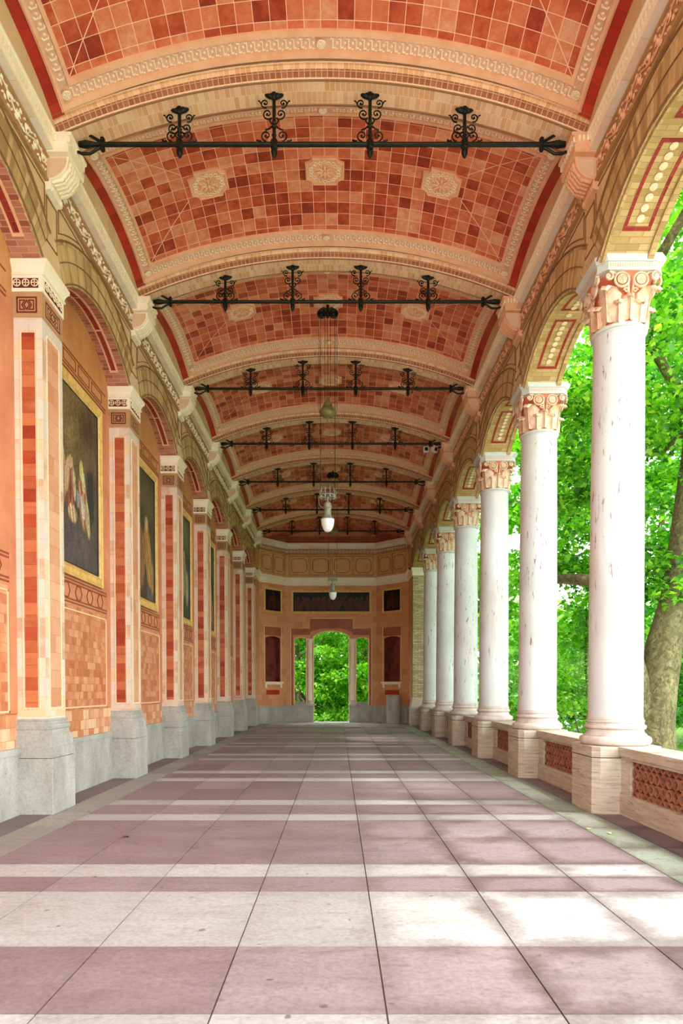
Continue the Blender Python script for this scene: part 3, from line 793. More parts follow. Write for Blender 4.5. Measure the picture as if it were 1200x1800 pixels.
for k in range(0, 7):
    o = tr if k == 0 else dup(tr)
    o.location = (AX, Yk(k), ZROD)
    tag(o, 'black iron tie rod with four scrolled hangers, %s' % NEAR[k], 'tie rod', 'iron tie rods across the vault')

# ------------------------------------------------------------------ striped wall pillars
def fret(b, place, w, zc, h):
    """key pattern: outer frame, two arrows and a diamond; place(s,z)->xyz"""
    def line(pts, t=.016, closed=True):
        k = len(pts)
        for i in range(k if closed else k-1):
            p = Vector(pts[i]); q = Vector(pts[(i+1) % k]); d = (q-p).normalized(); nn = Vector((-d.y, d.x))*t/2; p = p-d*t/2; q = q+d*t/2
            c = [p-nn, q-nn, q+nn, p+nn]; n = b.add([place(v[0], v[1], .002) for v in c]+[place(v[0], v[1], -.004) for v in c]); b.face((n,n+1,n+2,n+3)); b.face((n+7,n+6,n+5,n+4))
            for a_ in range(4): b.face((n+a_, n+4+a_, n+4+(a_+1)%4, n+(a_+1)%4))
    line([(-w,zc-h),(w,zc-h),(w,zc+h),(-w,zc+h)], .02)
    line([(0,zc-h*.62),(w*.3,zc),(0,zc+h*.62),(-w*.3,zc)], .017)
    for sg in (-1, 1): line([(sg*w*.22,zc+h*.62),(sg*w*.72,zc+h*.62),(sg*w*.72,zc-h*.62),(sg*w*.22,zc-h*.62),(sg*w*.5,zc)], .015)
def pillar():
    """origin on floor at wall-face plane, pillar axis; x towards corridor. front at x = .36 (spandrel plane -3.865 -> local .385)"""
    t = empty('striped_pillar'); f = .385; hy = .32; xb = 0
    def ped(b, x, y, z0, z1): b.box(xb-.01, x, -y, y, z0, z1)
    b = B(); ped(b, f+.108, .385, 0, .745); bevel(b.build('pedestal', [M['grey']], t), .01)
    b = B(); prof = [(.105,.752),(.105,.885),(.085,.893),(.085,.90),(.075,1.03),(.07,1.05),(.04,1.075),(.035,1.12),(.05,1.13),(.055,1.17),(.045,1.19),(.02,1.2),(.015,1.235),(.028,1.24),(.028,1.262),(0,1.265)]
    k = len(prof)
    def ringp(d, z): return [(xb-.01, -hy-d*.62, z), (f+d, -hy-d*.62, z), (f+d, hy+d*.62, z), (xb-.01, hy+d*.62, z)]
    n = b.add([p for d, z in prof for p in ringp(d, z)])
    for i in range(k-1):
        for j in range(3): b.face((n+i*4+j, n+i*4+j+1, n+(i+1)*4+j+1, n+(i+1)*4+j))
    b.face((n,n+3,n+2,n+1)); b.build('base_moulding', [M['grey']], t)
    b = B(); b.box(xb-.01, f, -hy, hy, 1.262, 6.52); b.build('shaft', [M['marb']], t)
    # inset panels
    z0, z1 = 1.42, 6.32
    pn = B(); bd = B()
    def panel(pl, w0, w1, m):
        c = [(w0,z0),(w1,z0),(w1,z1),(w0,z1)]; n = pn.add([pl(a, z, .003) for a, z in c]); pn.face((n,n+1,n+2,n+3), [(a, z) for a, z in c], m)
        d = .022; o_ = [(w0-d,z0-d),(w1+d,z0-d),(w1+d,z1+d),(w0-d,z1+d)]
        for i in range(4):
            p = o_[i]; q = o_[(i+1)%4]; L = math.hypot(p[0]-q[0], p[1]-q[1]); nn = int(L/.05)
            for j in range(nn):
                s_ = (j+.5)/nn; bd.ell(pl(p[0]+(q[0]-p[0])*s_, p[1]+(q[1]-p[1])*s_, .004), (.011,.011,.018), 5, 3)
            bd.tube([pl(p[0], p[1], .002), pl(q[0], q[1], .002)], .007, 4)
    panel(lambda a, z, d: (a, -hy-d, z), .115, .285, 0)
    panel(lambda a, z, d: (a, hy+d, z), .115, .285, 0)
    pn2 = B()
    panel(lambda a, z, d: (f+d, a, z), -.17, .17, 1)
    pn.build('inset_panel', [M['onyx'], M['onyxl']], t); bd.build('beaded_border', [M['pale']], t)
    b = B(); b.box(xb-.01, f+.008, -hy-.008, hy+.008, 6.515, 6.84); nk = b.build('neck', [M['olive']], t)
    b = B(); fret(b, lambda s_, z, d: (.19+s_, -hy-.008-d, z), .125, 6.675, .095); fret(b, lambda s_, z, d: (f+.008+d, s_, z), .22, 6.675, .095); b.build('key_pattern', [M['inlay']], nk)
    b = B(); b.box(xb-.01, f+.02, -hy-.02, hy+.02, 6.84, 7.05); cb = b.build('rosette_band', [M['cream']], t)
    b = B(); b.box(.02, f-.035, -hy-.024, -hy-.019, 6.885, 7.01); b.box(f+.019, f+.024, -hy+.05, hy-.05, 6.885, 7.01); b.build('band_ground', [M['inlay']], cb)
    b = B()
    for i in range(3):
        rosette(b, (.075+.115*i, -hy-.028, 6.947), (1,0,0), (0,0,1), (0,-1,0), .052, 4, False)
    for i in range(5):
        rosette(b, (f+.028, -.23+.115*i, 6.947), (0,1,0), (0,0,1), (1,0,0), .052, 4, False)
    b.build('rosette', [M['stud']], cb, smooth=True)
    b = B(); prof = [(.02,7.05),(.045,7.055),(.045,7.075),(.03,7.085),(.04,7.13),(.07,7.175),(.09,7.19),(.095,7.235),(.09,7.245),(-.01,7.268)]
    n = b.add([p for d, z in prof for p in ringp(d, z)])
    for i in range(len(prof)-1):
        for j in range(3): b.face((n+i*4+j, n+i*4+j+1, n+(i+1)*4+j+1, n+(i+1)*4+j))
    m_ = len(prof)-1; b.face((n+m_*4,n+m_*4+1,n+m_*4+2,n+m_*4+3)); b.build('capital', [M['cream']], t)
    return t
pl = pillar()
for k in range(0, 7):
    o = pl if k == 0 else dup(pl)
    o.location = (XW, Yk(k), 0)
    tag(o, 'red and cream striped marble pillar on the left wall, %s' % NEAR[k], 'pillar', 'striped pillars on the left wall')

# ------------------------------------------------------------------ corinthian columns
def acanthus(b, ang, r0, z0, h, w, curl, tilt=0.0):
    """leaf on a bell: grid with scalloped edge, curling outwards"""
    nu, nv = 12, 8; th = .014
    def P(i, j, back=0):
        t = i; v = (j-.5)*2
        zz = z0 + h*(1-(1-t)**1.35)*1.0 if t < .82 else None
        if t < .82: z = z0 + h*t/.82; rr = r0 + .02*t + tilt*t + .25*curl*max(0, t-.45)**1.5*2
        else:
            q = (t-.82)/.18; base_r = r0 + .02*.82 + tilt*.82 + .25*curl*(.37**1.5)*2
            z = z0 + h + math.sin(q*PI*.9)*.03 - q*.07*(curl/.12); rr = base_r + curl*math.sin(q*PI/2)
        wd = w*(.72+.38*math.sin(PI*min(1, t*1.05)))*(1+.10*math.cos(t*PI*9)); 
        if t > .8: wd *= 1-.55*((t-.8)/.2)**1.5
        rr += .028*(1-abs(v)**1.4) + .012*math.cos(v*PI*3) - .02*abs(v)
        rr -= back*th
        a = ang + v*wd/max(rr, .1)*.5
        return (rr*math.cos(a), rr*math.sin(a), z)
    b.grid(lambda i, j: P(i, j), nu, nv); b.grid(lambda i, j: P(i, j, 1), nu, nv)
    for jj in (0, 1): b.grid(lambda i, q: P(i, jj, q), nu, 1)
    b.grid(lambda j, q: P(1, j, q), nv, 1)
    b.tube([P(i/8*.8, .5, -.6) for i in range(9)], [.012-.007*i/8 for i in range(9)], 5)
def octo(h, c): return [(-h+c,-h),(h-c,-h),(h,-h+c),(h,h-c),(h-c,h),(-h+c,h),(-h,h-c),(-h,-h+c)]
def column():
    t = empty('corinthian_column')
    b = B(); b.prism(octo(.462,.085), 'z', 0, .745); b.prism(octo(.458,.085), 'z', .745, .757, m=1); b.prism(octo(.465,.087), 'z', .757, .897)
    o = b.build('pedestal', [M['trav'], M['dark']], t); 
    b = B(); pr = [(.40,.895),(.44,.895)]
    pr += [(.405+.068*math.cos(a), .962+.066*math.sin(a)) for a in [-PI/2+PI*i/10 for i in range(11)]]
    pr += [(.41,1.032),(.405,1.045),(.385,1.06),(.372,1.09),(.378,1.112),(.398,1.12)]
    pr += [(.375+.03*math.cos(a), 1.148+.028*math.sin(a)) for a in [-PI/2+PI*i/6 for i in range(7)]]
    pr += [(.374,1.18),(.374,1.2)] + [(.362+.018*math.cos(a), 1.222+.018*math.sin(a)) for a in [-PI/2+PI*i/6 for i in range(7)]] + [(.366,1.245),(.366,1.262),(.355,1.275)]
    b.lathe(pr, 64); b.build('column_base', [M['torus']], t, smooth=True, angle=50)
    b = B(); pr = []
    for i in range(25):
        u = i/24; r = .357 - .027*u**1.8; pr.append((r, 1.27+u*(6.46-1.27)))
    b.lathe(pr, 64); b.build('shaft', [M['shaft']], t, smooth=True)
    b = B(); pr = [(.325,6.45),(.338,6.455),(.342,6.475)] + [(.335+.03*math.cos(a), 6.505+.026*math.sin(a)) for a in [-PI/2+PI*i/8 for i in range(9)]] + [(.33,6.535),(.31,6.54)]
    b.lathe(pr, 64); b.build('necking_ring', [M['abac']], t, smooth=True, angle=50)
    cp = empty('capital', parent=t)
    b = B(); b.lathe([(.315,6.53),(.315,6.75),(.33,6.95),(.37,7.08),(.42,7.155)], 48); b.build('bell', [M['capbell']], cp, smooth=True)
    b = B()
    for i in range(8): acanthus(b, 2*PI*(i+.5)/8, .318, 6.53, .26, .25, .085)
    b.build('lower_leaf', [M['capit']], cp, smooth=True, angle=80)
    b = B()
    for i in range(4): acanthus(b, PI/4+2*PI*i/4, .325, 6.56, .42, .30, .14, .05)
    for i in range(4): acanthus(b, 2*PI*i/4, .322, 6.56, .30, .2, .05)
    b.build('upper_leaf', [M['capit']], cp, smooth=True, angle=80)
    b = B()
    for i in range(4):
        R = Matrix.Rotation(2*PI*i/4, 4, 'Z')
        for sg in (-1, 1):
            def T(p): return tuple(R @ Vector(p))
            # large ring with rosette
            bb = B(); rosette(bb, (sg*.125, -.395, 7.05), (1,0,0), (0,0,1), (0,-1,0), .066, 6)
            bb.tube([(sg*.125+.092*math.cos(a), -.388, 7.05+.092*math.sin(a)) for a in [2*PI*j/20 for j in range(20)]], .017, 6, closed=True)
            # scroll linking ring to the corner and small scroll below
            pts = []
            for j in range(18):
                a = PI*.5 + sg*0 + j/17*2.5*PI; rr = .058*(1-.75*j/17); pts.append((sg*(.305+rr*math.cos(a)), -.405-.02*(1-j/17), 7.075+rr*math.sin(a)))
            bb.tube(pts, .016, 6); bb.ell((sg*.305,-.41,7.075), (.026,.03,.026), 8, 5)
            bb.tube([(sg*.19,-.38,7.12),(sg*.24,-.39,7.145),(sg*.30,-.40,7.14)], .014, 6)
            pts = [(sg*(.06+.034*(1-.7*j/13)*math.cos(j/13*2.2*PI)), -.372, 6.92+.034*(1-.7*j/13)*math.sin(j/13*2.2*PI)) for j in range(14)]
            bb.tube(pts, .011, 5)
            bb.tube([(sg*.04,-.35,6.84),(sg*.02,-.36,6.9),(sg*.035,-.37,6.99),(sg*.03,-.38,7.1)], .016, 6)
            n = len(b.v); b.v += [T(p) for p in bb.v]; b.f += [tuple(q+n for q in f) for f in bb.f]; b.uv += bb.uv; b.m += bb.m
    b.build('volute', [M['capit']], cp, smooth=True, angle=60)
    b = B(); b.prism(octo(.435,.11), 'z', 7.15, 7.165); b.prism(octo(.425,.108), 'z', 7.165, 7.26)
    zz = [(.445,7.26),(.45,7.275),(.462,7.30),(.475,7.325),(.475,7.345),(.43,7.352)]
    for i in range(len(zz)-1): 
        p0 = octo(zz[i][0], .115); p1 = octo(zz[i+1][0], .115); n = b.add([(x,y,zz[i][1]) for x, y in p0]+[(x,y,zz[i+1][1]) for x, y in p1])
        for j in range(8): b.face((n+j, n+(j+1)%8, n+8+(j+1)%8, n+8+j))
    n = b.add([(x,y,7.26) for x, y in octo(.445,.115)]); b.face([n+i for i in range(8)][::-1]); n = b.add([(x,y,7.352) for x, y in octo(.43,.115)]); b.face([n+i for i in range(8)])
    ab = b.build('abacus', [M['abac']], t)
    b = B()
    for i in range(4):
        R = Matrix.Rotation(PI/2*i, 4, 'Z')
        for j in range(19):
            x = -.288 + .032*j; pts = [(x-.009,-.4265,7.19),(x+.009,-.4265,7.19),(x+.009,-.4265,7.242),(x-.009,-.4265,7.242)]
            n = b.add([tuple(R @ Vector(p)) for p in pts]); b.face((n,n+1,n+2,n+3))
    b.build('flute', [M['ornbase']], ab)
    b = B()
    for j in range(34):
        y = -.42 + .84*j/33; b.tube([(-.42, y, 7.35), (-.50+.03*random.random(), y+random.uniform(-.02,.02), 7.46)], .0018, 3); b.tube([(-.42, y, 7.35), (-.41, y, 7.47)], .0018, 3)
    b.build('bird_spikes', [M['greyzinc']], ab)
    b = B(); b.box(-.34, .34, -.36, .36, 7.26, 7.40); b.build('impost_block', [M['tan']], t)
    return t
CX = 3.855; col = column()
for k in range(0, 6):
    o = col if k == 0 else dup(col)
    o.location = (CX, Yk(k)+.14, 0); 
    tag(o, 'round white stone column with carved acanthus capital, %s' % NEAR[k] if k < 5 else 'round white stone column farthest away, beside the buff brick pier', 'column', 'white columns along the open side')
# buff brick pier closing the colonnade
t = empty('brick_pier', (3.82, Yk(6)+.12, 0)); tag(t, 'square buff brick pier closing the row of white columns at the far end', 'pier')
b = B(); b.box(-.38, .42, -.36, .36, 1.3, 6.9); b.build('shaft', [M['brickbuff']], t)
b = B(); b.box(-.46, .5, -.40, .37, 0, .9); b.prism([(-.46,.9),(-.40,1.2),(-.42,1.3),(.46,1.3),(.46,.9)], 'y', -.39, .37); b.build('base', [M['trav']], t)
b = B(); b.box(-.42, .46, -.40, .37, 6.9, 7.1); b.box(-.46, .5, -.42, .37, 7.1, 7.268); b.build('capital', [M['cream']], t)

# ------------------------------------------------------------------ balustrades
def balustrade():
    t = empty('balustrade'); L = S - .90; x0 = 0
    b = B(); b.box(.03, .40, -L/2, L/2, 0, .285); b.build('plinth', [M['trav']], t)
    b = B(); b.box(.0, .50, -L/2-.02, L/2+.02, .775, .90); b.box(.045,.40,-L/2,L/2,.73,.775); bevel(b.build('rail', [M['trav']], t), .012)
    for sg in (-1, 1):
        b = B(); ya, yb = sorted((sg*L/2, sg*(L/2-.28))); b.box(.045, .38, ya, yb, .285, .73); b.build('end_post', [M['trav']], t)
    b = B(); W = L-.56; n = 15; p = W/n
    for r in range(4):
        for i in range(n):
            y = -W/2 + p*(i+.5); z = .29 + .147*r; xx = .075; m_ = 18; R = .0735; r_ = .043; base_ = len(b.v)
            for X_ in (xx, xx+.035):
                for rad in (R, r_):
                    for j in range(m_):
                        a = 2*PI*j/m_; zz_ = min(.735, max(.28, z+rad*math.sin(a))); b.v.append((X_, y+rad*math.cos(a)*p/.147, zz_))
            def I(a, c, j): return base_+(a*2+c)*m_+(j % m_)
            for j in range(m_):
                b.face((I(0,0,j),I(0,0,j+1),I(0,1,j+1),I(0,1,j))); b.face((I(1,0,j+1),I(1,0,j),I(1,1,j),I(1,1,j+1)))
                b.face((I(0,1,j),I(0,1,j+1),I(1,1,j+1),I(1,1,j))); b.face((I(0,0,j+1),I(0,0,j),I(1,0,j),I(1,0,j+1)))
    b.build('ring_grille', [M['terra']], t)
    b = B(); b.box(.28, .33, -L/2+.02, L/2-.02, .28, .735); b.build('back_panel', [M['backp']], t)  # dark sheet added behind the rings so their holes read as shaded
    return t
bl = balustrade()
for k in range(-1, 6):
    o = bl if k == -1 else dup(bl)
    o.location = (3.71, Yk(k)+S/2+.14, 0)
    w = ['at the right frame edge, before the first column','between the first and second columns','between the second and third columns','between the third and fourth columns','between the fourth and fifth columns','between the fifth and sixth columns','between the last column and the brick pier'][k+1]
    tag(o, 'low stone balustrade with terracotta grille, %s' % w, 'balustrade', 'balustrades of the open side')

# ------------------------------------------------------------------ paintings
def paint_canvas(name, w, h, fn, parent, nx=70, ny=100, flip=False):
    """canvas in local y (width) and z, facing +x, colours painted per vertex"""
    ys = np.linspace(-w/2, w/2, nx+1); zs = np.linspace(-h/2, h/2, ny+1)
    Yg, Zg = np.meshgrid(ys, zs, indexing='ij'); V = np.stack([np.zeros_like(Yg), Yg, Zg], -1).reshape(-1, 3)
    i = np.arange(nx)[:, None]*(ny+1) + np.arange(ny)[None, :]; i = i.ravel(); F = np.stack([i, i+ny+1, i+ny+2, i+1], -1)
    me = bpy.data.meshes.new(name); me.from_pydata(V.tolist(), [], F.tolist())
    col = fn(Yg/w+.5, Zg/h+.5).reshape(-1, 3); ca = me.color_attributes.new('paint', 'FLOAT_COLOR', 'POINT')
    c4 = np.ones((len(V), 4), dtype=np.float32); c4[:, :3] = col; ca.data.foreach_set('color', c4.ravel())
    me.materials.append(M['canvas']); o = bpy.data.objects.new(name, me); C.objects.link(o); o.parent = parent; return o
m = N('painted canvas'); at = m.new('Attribute', attribute_name='paint'); n_ = m.noise(m.obj(), 22, 5, .7)
n2_ = m.noise(m.vmul(m.obj(), (1,1,.5)), 5, 6, .7)
cc = m.mix(.75, at.outputs['Color'], m.ramp(n_, [((110,110,110),.3),((255,255,255),.62)]), 'MULTIPLY'); cc = m.mix(.6, cc, m.ramp(n2_, [((120,120,130),.35),((255,255,255),.62)]), 'MULTIPLY')
M['canvas'] = m.fin(cc, .5, 0, .3)
def L3(c): return np.array(lin(c)[:3])
def painter(seed, bg, figs, glow, bright=1.0):
    def fn(u, v):
        r = np.random.default_rng(seed); out = np.zeros(u.shape+(3,))
        out[:] = L3(bg[0]); t = np.clip(v, 0, 1)[..., None]; out = out*(1-t)+L3(bg[1])*t
        for (cx, cy, rx, ry, c) in glow:
            w_ = np.exp(-(((u-cx)/rx)**2+((v-cy)/ry)**2))[..., None]; out = out*(1-w_)+L3(c)*w_
        for (cx, cy, rx, ry, lean, c) in figs:
            uu = u-cx-lean*(v-cy); d = (uu/rx)**2+((v-cy)/ry)**2; w_ = (1/(1+np.exp((d-1)*9)))[..., None]
            fold = (.75+.35*np.sin(uu/rx*9+v*14))[..., None]; out = out*(1-w_)+L3(c)*fold*w_
        return np.clip(out*bright, 0, 1)
    return fn
P1 = painter(1, ((56,52,46),(96,82,54)), [
    (.80,.52,.16,.10,0,(70,64,58)), (.80,.44,.10,.16,0,(50,52,52)),
    (.30,.42,.11,.15,.1,(150,88,66)), (.30,.585,.055,.035,0,(214,170,130)), (.22,.50,.05,.10,.2,(216,170,120)), (.38,.47,.035,.09,-.2,(226,188,140)), (.34,.30,.10,.05,-.3,(206,166,126)),
    (.60,.40,.11,.16,-.25,(176,128,96)), (.56,.585,.045,.055,0,(232,200,120)), (.62,.52,.04,.06,-.2,(222,196,140)), (.72,.32,.05,.11,-.3,(214,180,130)), (.60,.37,.05,.07,-.2,(210,196,170)), (.47,.40,.04,.05,0,(150,156,156)),
    (.10,.45,.08,.16,.1,(190,150,120)),(.1,.6,.05,.04,0,(214,170,130))], [(.35,.8,.5,.2,(120,100,62)),(.75,.85,.3,.15,(70,52,40)),(.4,.12,.6,.15,(84,74,72))], 2.0)
P2 = painter(2, ((70,52,36),(64,62,44)), [(.7,.35,.14,.26,-.35,(186,142,82)),(.62,.6,.07,.06,0,(200,160,110)),(.45,.3,.1,.22,.2,(160,110,62)),(.85,.18,.10,.14,0,(176,130,76)),(.35,.45,.08,.12,0,(150,104,64)),(.2,.3,.12,.2,0,(120,84,52)),(.75,.05,.12,.06,0,(90,86,92))], [(.5,.8,.5,.15,(92,86,56))], 1.9)
P3 = painter(3, ((48,50,36),(62,66,46)), [(.6,.4,.12,.2,.1,(150,140,104)),(.6,.62,.05,.04,0,(196,160,120)),(.3,.35,.12,.2,0,(100,96,60)),(.8,.3,.1,.18,0,(170,160,130))], [(.5,.85,.5,.15,(110,110,80))], 1.8)
lbl = ['tall gold framed painting of robed figures under an arch, nearest on the left wall', 'tall gold framed painting in brown and ochre, second along the left wall', 'tall gold framed painting in dark olive tones, third along the left wall',
       'gold framed painting seen edge on between the fourth and fifth striped pillars']
for k in range(0, 4):
    t = empty('framed_painting', (XW+.012, Yk(k)+S/2+.005, 5.03))
    fb = B(); w, h = 1.03, 1.57; fw = .19
    prof = [(0,0),(.045,.0),(.055,.03),(.04,.06),(.04,.12),(.055,.14),(.03,.17),(.01,.19),(0,.19)]
    cor = lambda d: [(-w+d,-h+d),(w-d,-h+d),(w-d,h-d),(-w+d,h-d)]
    for i in range(len(prof)-1):
        a = cor(prof[i][1]); c = cor(prof[i+1][1])
        for j in range(4):
            fb.quad((prof[i][0],)+a[j], (prof[i][0],)+a[(j+1)%4], (prof[i+1][0],)+c[(j+1)%4], (prof[i+1][0],)+c[j])
    fb.build('frame', [M['gold']], t)
    cv = paint_canvas('canvas', 2*(w-fw)+.02, 2*(h-fw)+.02, (P1, P2, P3, P2)[k], t); cv.location = (.012, 0, 0)
    b = B(); ex = [(-w+fw,-h+fw),(w-fw,-h+fw),(w-fw,h-fw),(-w+fw,h-fw)]
    b.tube([(.02,)+p for p in ex], .012, 5, closed=True); b.build('inner_fillet', [M['black']], t)
    tag(t, lbl[k], 'painting', 'paintings along the left wall')

# ------------------------------------------------------------------ end apse
EX = -.345; YE = 34.5; YCt = 33.1
plx = [(fx(-1,0), 31.6), (fx(-1,0), YCt), (EX-2.29, YE), (EX+2.29, YE), (fx(1,0), YCt), (fx(1,0), 31.6)]
def sweep(b, path, prof, m=None, closedp=True):
    n = len(path); offs = []
    for i in range(n):
        p = Vector(path[i]); 
        d0 = (p-Vector(path[i-1])).normalized() if i > 0 else None; d1 = (Vector(path[i+1])-p).normalized() if i < n-1 else None
        n0 = Vector((d0.y, -d0.x)) if d0 else None; n1 = Vector((d1.y, -d1.x)) if d1 else None
        if n0 is None: v = n1
        elif n1 is None: v = n0
        else: v = (n0+n1).normalized(); v = v/ v.dot(n0)
        offs.append((p, v))
    L = 0
    for i in range(n-1):
        d = (Vector(path[i+1])-Vector(path[i])).length
        K = len(prof)
        for j in range(K if closedp else K-1):
            a = prof[j]; c = prof[(j+1)%K]; q = math.hypot(a[0]-c[0], a[1]-c[1])
            P = lambda o, pr: tuple(o[0]+o[1]*pr[0])+(pr[1],)
            b.quad(P(offs[i],a), P(offs[i+1],a), P(offs[i+1],c), P(offs[i],c), [(L,a[1]),(L+d,a[1]),(L+d,c[1]+(q if abs(a[1]-c[1])<.01 else 0)),(L,c[1]+(q if abs(a[1]-c[1])<.01 else 0))], m)
        L += d
def archtop(x0, x1, z0, zs, zc, n=12):
    pts = [(x0,z0),(x1,z0)]; c = (x0+x1)/2; hw = (x1-x0)/2; R = (hw*hw+(zc-zs)**2)/(2*(zc-zs)); A = math.asin(min(1,hw/R))
    for i in range(n+1):
        t = A-2*A*i/n; pts.append((c+R*math.sin(t), zc-R+R*math.cos(t)))
    return pts
# centre wall with door opening and two side lights
b = B(); zt = 10.4
outer = [(-2.29,0),(-.915,0)] + [(p[0]-EX, p[1]) for p in []]
door = archtop(-.915, .915, 0, 4.39, 4.66)
outer = [(-2.29,-.3),(-.915,-.3)] + [(-.915, 4.39)] + door[2:][::-1][1:-1] + [(.915,4.39),(.915,-.3),(2.29,-.3),(2.29,zt),(-2.29,zt)]
wins = [archtop(-1.88,-1.26,.93,4.24,4.33), archtop(1.245,1.90,.93,4.24,4.33)]
place = lambda a, z, t: (EX+a, YE+t, z)
b.holes(outer, [w[::-1] for w in wins], place, 0, .45, 0)
we = b.build('wall_end', [M['endwall']]); tag(we, kind='structure')
for (p0, p1, nm) in ((plx[1], plx[2], 'L'), (plx[3], plx[4], 'R')):
    d = Vector(p1)-Vector(p0); L = d.length; d.normalize(); nn = Vector((-d.y, d.x))
    pc = lambda a, z, t, p0=p0, d=d, nn=nn: (p0[0]+d.x*a+nn.x*t, p0[1]+d.y*a+nn.y*t, z)
    b = B(); c = L/2; nh = archtop(c-.50, c+.50, 2.07, 4.24, 4.33)
    b.holes([(0,-.3),(L,-.3),(L,zt),(0,zt)], [nh[::-1]], pc, 0, .5, 0, 1)
    tag(b.build('canted_wall', [M['endwall'], M['maroon']], we), kind='structure')
    b = B(); q = [pc(a, z, .32) for a, z in ((c-.52,2.05),(c+.52,2.05),(c+.52,4.36),(c-.52,4.36))]; b.quad(*q, uv=[(0,0),(1,0),(1,2.3),(0,2.3)])
    tag(b.build('niche_back', [M['maroon']], we), kind='structure')
    # sill on brackets
    b = B()
    def obox(a0, a1, t0, t1, z0, z1, m=None):
        n = b.add([pc(a,z,t) for z in (z0,z1) for a, t in ((a0,t0),(a1,t0),(a1,t1),(a0,t1))])
        for f in ((0,3,2,1),(4,5,6,7),(0,1,5,4),(1,2,6,5),(2,3,7,6),(3,0,4,7)): b.face([n+i for i in f], None, m)
    obox(c-.62,c+.62,-.14,.05,1.99,2.07); obox(c-.58,c+.58,-.08,.05,1.93,1.99); obox(c-.56,c-.46,-.07,.05,1.76,1.93); obox(c+.46,c+.56,-.07,.05,1.76,1.93)
    tag(b.build('niche_sill', [M['cream']], we), kind='structure')
    # raised outline
    b = B()
    pts = [(c-.58,2.07),(c-.58,4.82),(c+.58,4.82),(c+.58,2.07)]
    b.tube([pc(a,z,-.01) for a, z in pts], .022, 5); tag(b.build('niche_outline', [M['pale']], we), kind='structure')
    b = B(); obox(c-.55,c+.55,-.008,.01,4.36,4.78); tag(b.build('niche_panel', [M['endred']], we), kind='structure')
    b = B(); obox(c-.45,c+.45,-.006,.01,1.42,1.66); tag(b.build('tile_insert', [M['redband']], we), kind='structure')
    # square painting
    mid = pc(c, 6.11, -.02); t = empty('wall_mural', mid, math.atan2(d.y, d.x) - PI/2 if False else math.atan2(-nn.y, -nn.x))
    def frm(t, w, h, fw):
        fb = B(); cor = lambda e_: [(-w+e_,-h+e_),(w-e_,-h+e_),(w-e_,h-e_),(-w+e_,h-e_)]; prof = [(-.02,0),(.03,0),(.045,fw*.3),(.03,fw*.8),(.01,fw)]
        for i in range(len(prof)-1):
            a = cor(prof[i][1]); cc_ = cor(prof[i+1][1])
            for j in range(4): fb.quad((prof[i][0],)+a[j], (prof[i][0],)+a[(j+1)%4], (prof[i+1][0],)+cc_[(j+1)%4], (prof[i+1][0],)+cc_[j])
        fb.build('frame', [M['gold']], t)
    frm(t, .62, .62, .11)
    Pd = painter(5, ((36,14,10),(16,8,8)), [(.3,.4,.12,.3,.1,(104,44,28)),(.55,.45,.12,.35,-.1,(120,54,32)),(.8,.35,.1,.28,0,(92,40,26)),(.5,.82,.06,.07,0,(130,60,36))], [])
    cv = paint_canvas('canvas', 1.04, 1.04, Pd, t, 40, 40); cv.location.x = .008
    tag(t, 'small square dark red mural above the %s niche of the end wall' % ('left' if nm == 'L' else 'right'), 'mural', 'murals on the end wall')
t = empty('wall_mural', (EX, YE-.02, 6.125), -PI/2)
frm(t, 2.05, .60, .12); 
figs = []
for i in range(14):
    x_ = .05+.07*i; hh = .28+.12*random.random(); figs.append((x_, .38, .035, hh, random.uniform(-.15,.15), (100+random.randint(0,30),44+random.randint(0,16),26))); figs.append((x_+.01, .38+hh*.9, .014, .07, 0, (140,70,44)))
cv = paint_canvas('canvas', 3.88, .98, painter(6, ((34,12,9),(14,10,8)), figs, [(.3,.8,.15,.2,(10,16,12))]), t, 150, 40); cv.location.x = .008
tag(t, 'long dark red mural of figures in a gold frame above the end doorway', 'mural', 'murals on the end wall')
# straight returns
b = B()
for sd, q in ((-1, 0), (1, 1)):
    x = fx(sd, 0); xa, xb = sorted((x, x+sd*.45)); b.box(xa, xb, Yk(6)+.30 if sd < 0 else Yk(6)+.495, YCt+.2, -.3, 10.4)
tag(b.build('return_wall', [M['endwall']], we), kind='structure')
b = B(); sweep(b, plx, [(0,0),(.05,0),(.05,.76),(.065,.77),(.065,.85),(0,.86)])
# cut the dado at the doorway: build in two halves instead
b = B(); dp = [(0,-.02),(.05,-.02),(.05,.76),(.065,.77),(.065,.85),(0,.86)]
for path in ([plx[0], plx[1], plx[2], (EX-.93, YE)], [(EX+.93, YE), plx[3], plx[4], plx[5]]):
    sweep(b, path, dp)
    e_ = path[-1] if path[0] == plx[0] else path[0]
    x0_, x1_ = sorted((e_[0], e_[0] + (.02 if path[0]==plx[0] else -.02))); b.box(x0_, x1_, YE-.065, YE+.3, 0, .86)
tag(b.build('baseboard_end', [M['grey']]), kind='structure')
i_ = 12
for nm, prof, mat in (('lower_cornice', [(0,6.94),(.03,6.95),(.03,7.07),(.05,7.08),(.08,7.12),(.09,7.2),(.16,7.27),(.18,7.33),(0,7.35)], M['cream']),
                      ('frieze_panel_band', [(0,7.35),(.03,7.40),(.03,8.50),(0,8.52)], M['friezep']),
                      ('scroll_band', [(0,8.52),(.05,8.53),(.04,8.55),(.04,8.74),(.06,8.76),(0,8.77)], M['olive']),
                      ('upper_cornice', [(0,8.77),(.08,8.78),(.17,8.9),(.19,9.04),(.22,9.06),(0,9.07)], M['marbd']),
                      ('cove', [(.0,9.06),(.14,9.08),(.10,9.12),(.16,9.2),(.14,9.30),(.22,9.34),(.22,9.38),(0,9.40)], M['endred'])):
    b = B(); sweep(b, plx, prof); o = b.build('trim_%d' % i_, [mat]); i_ += 1; tag(o, kind='structure')
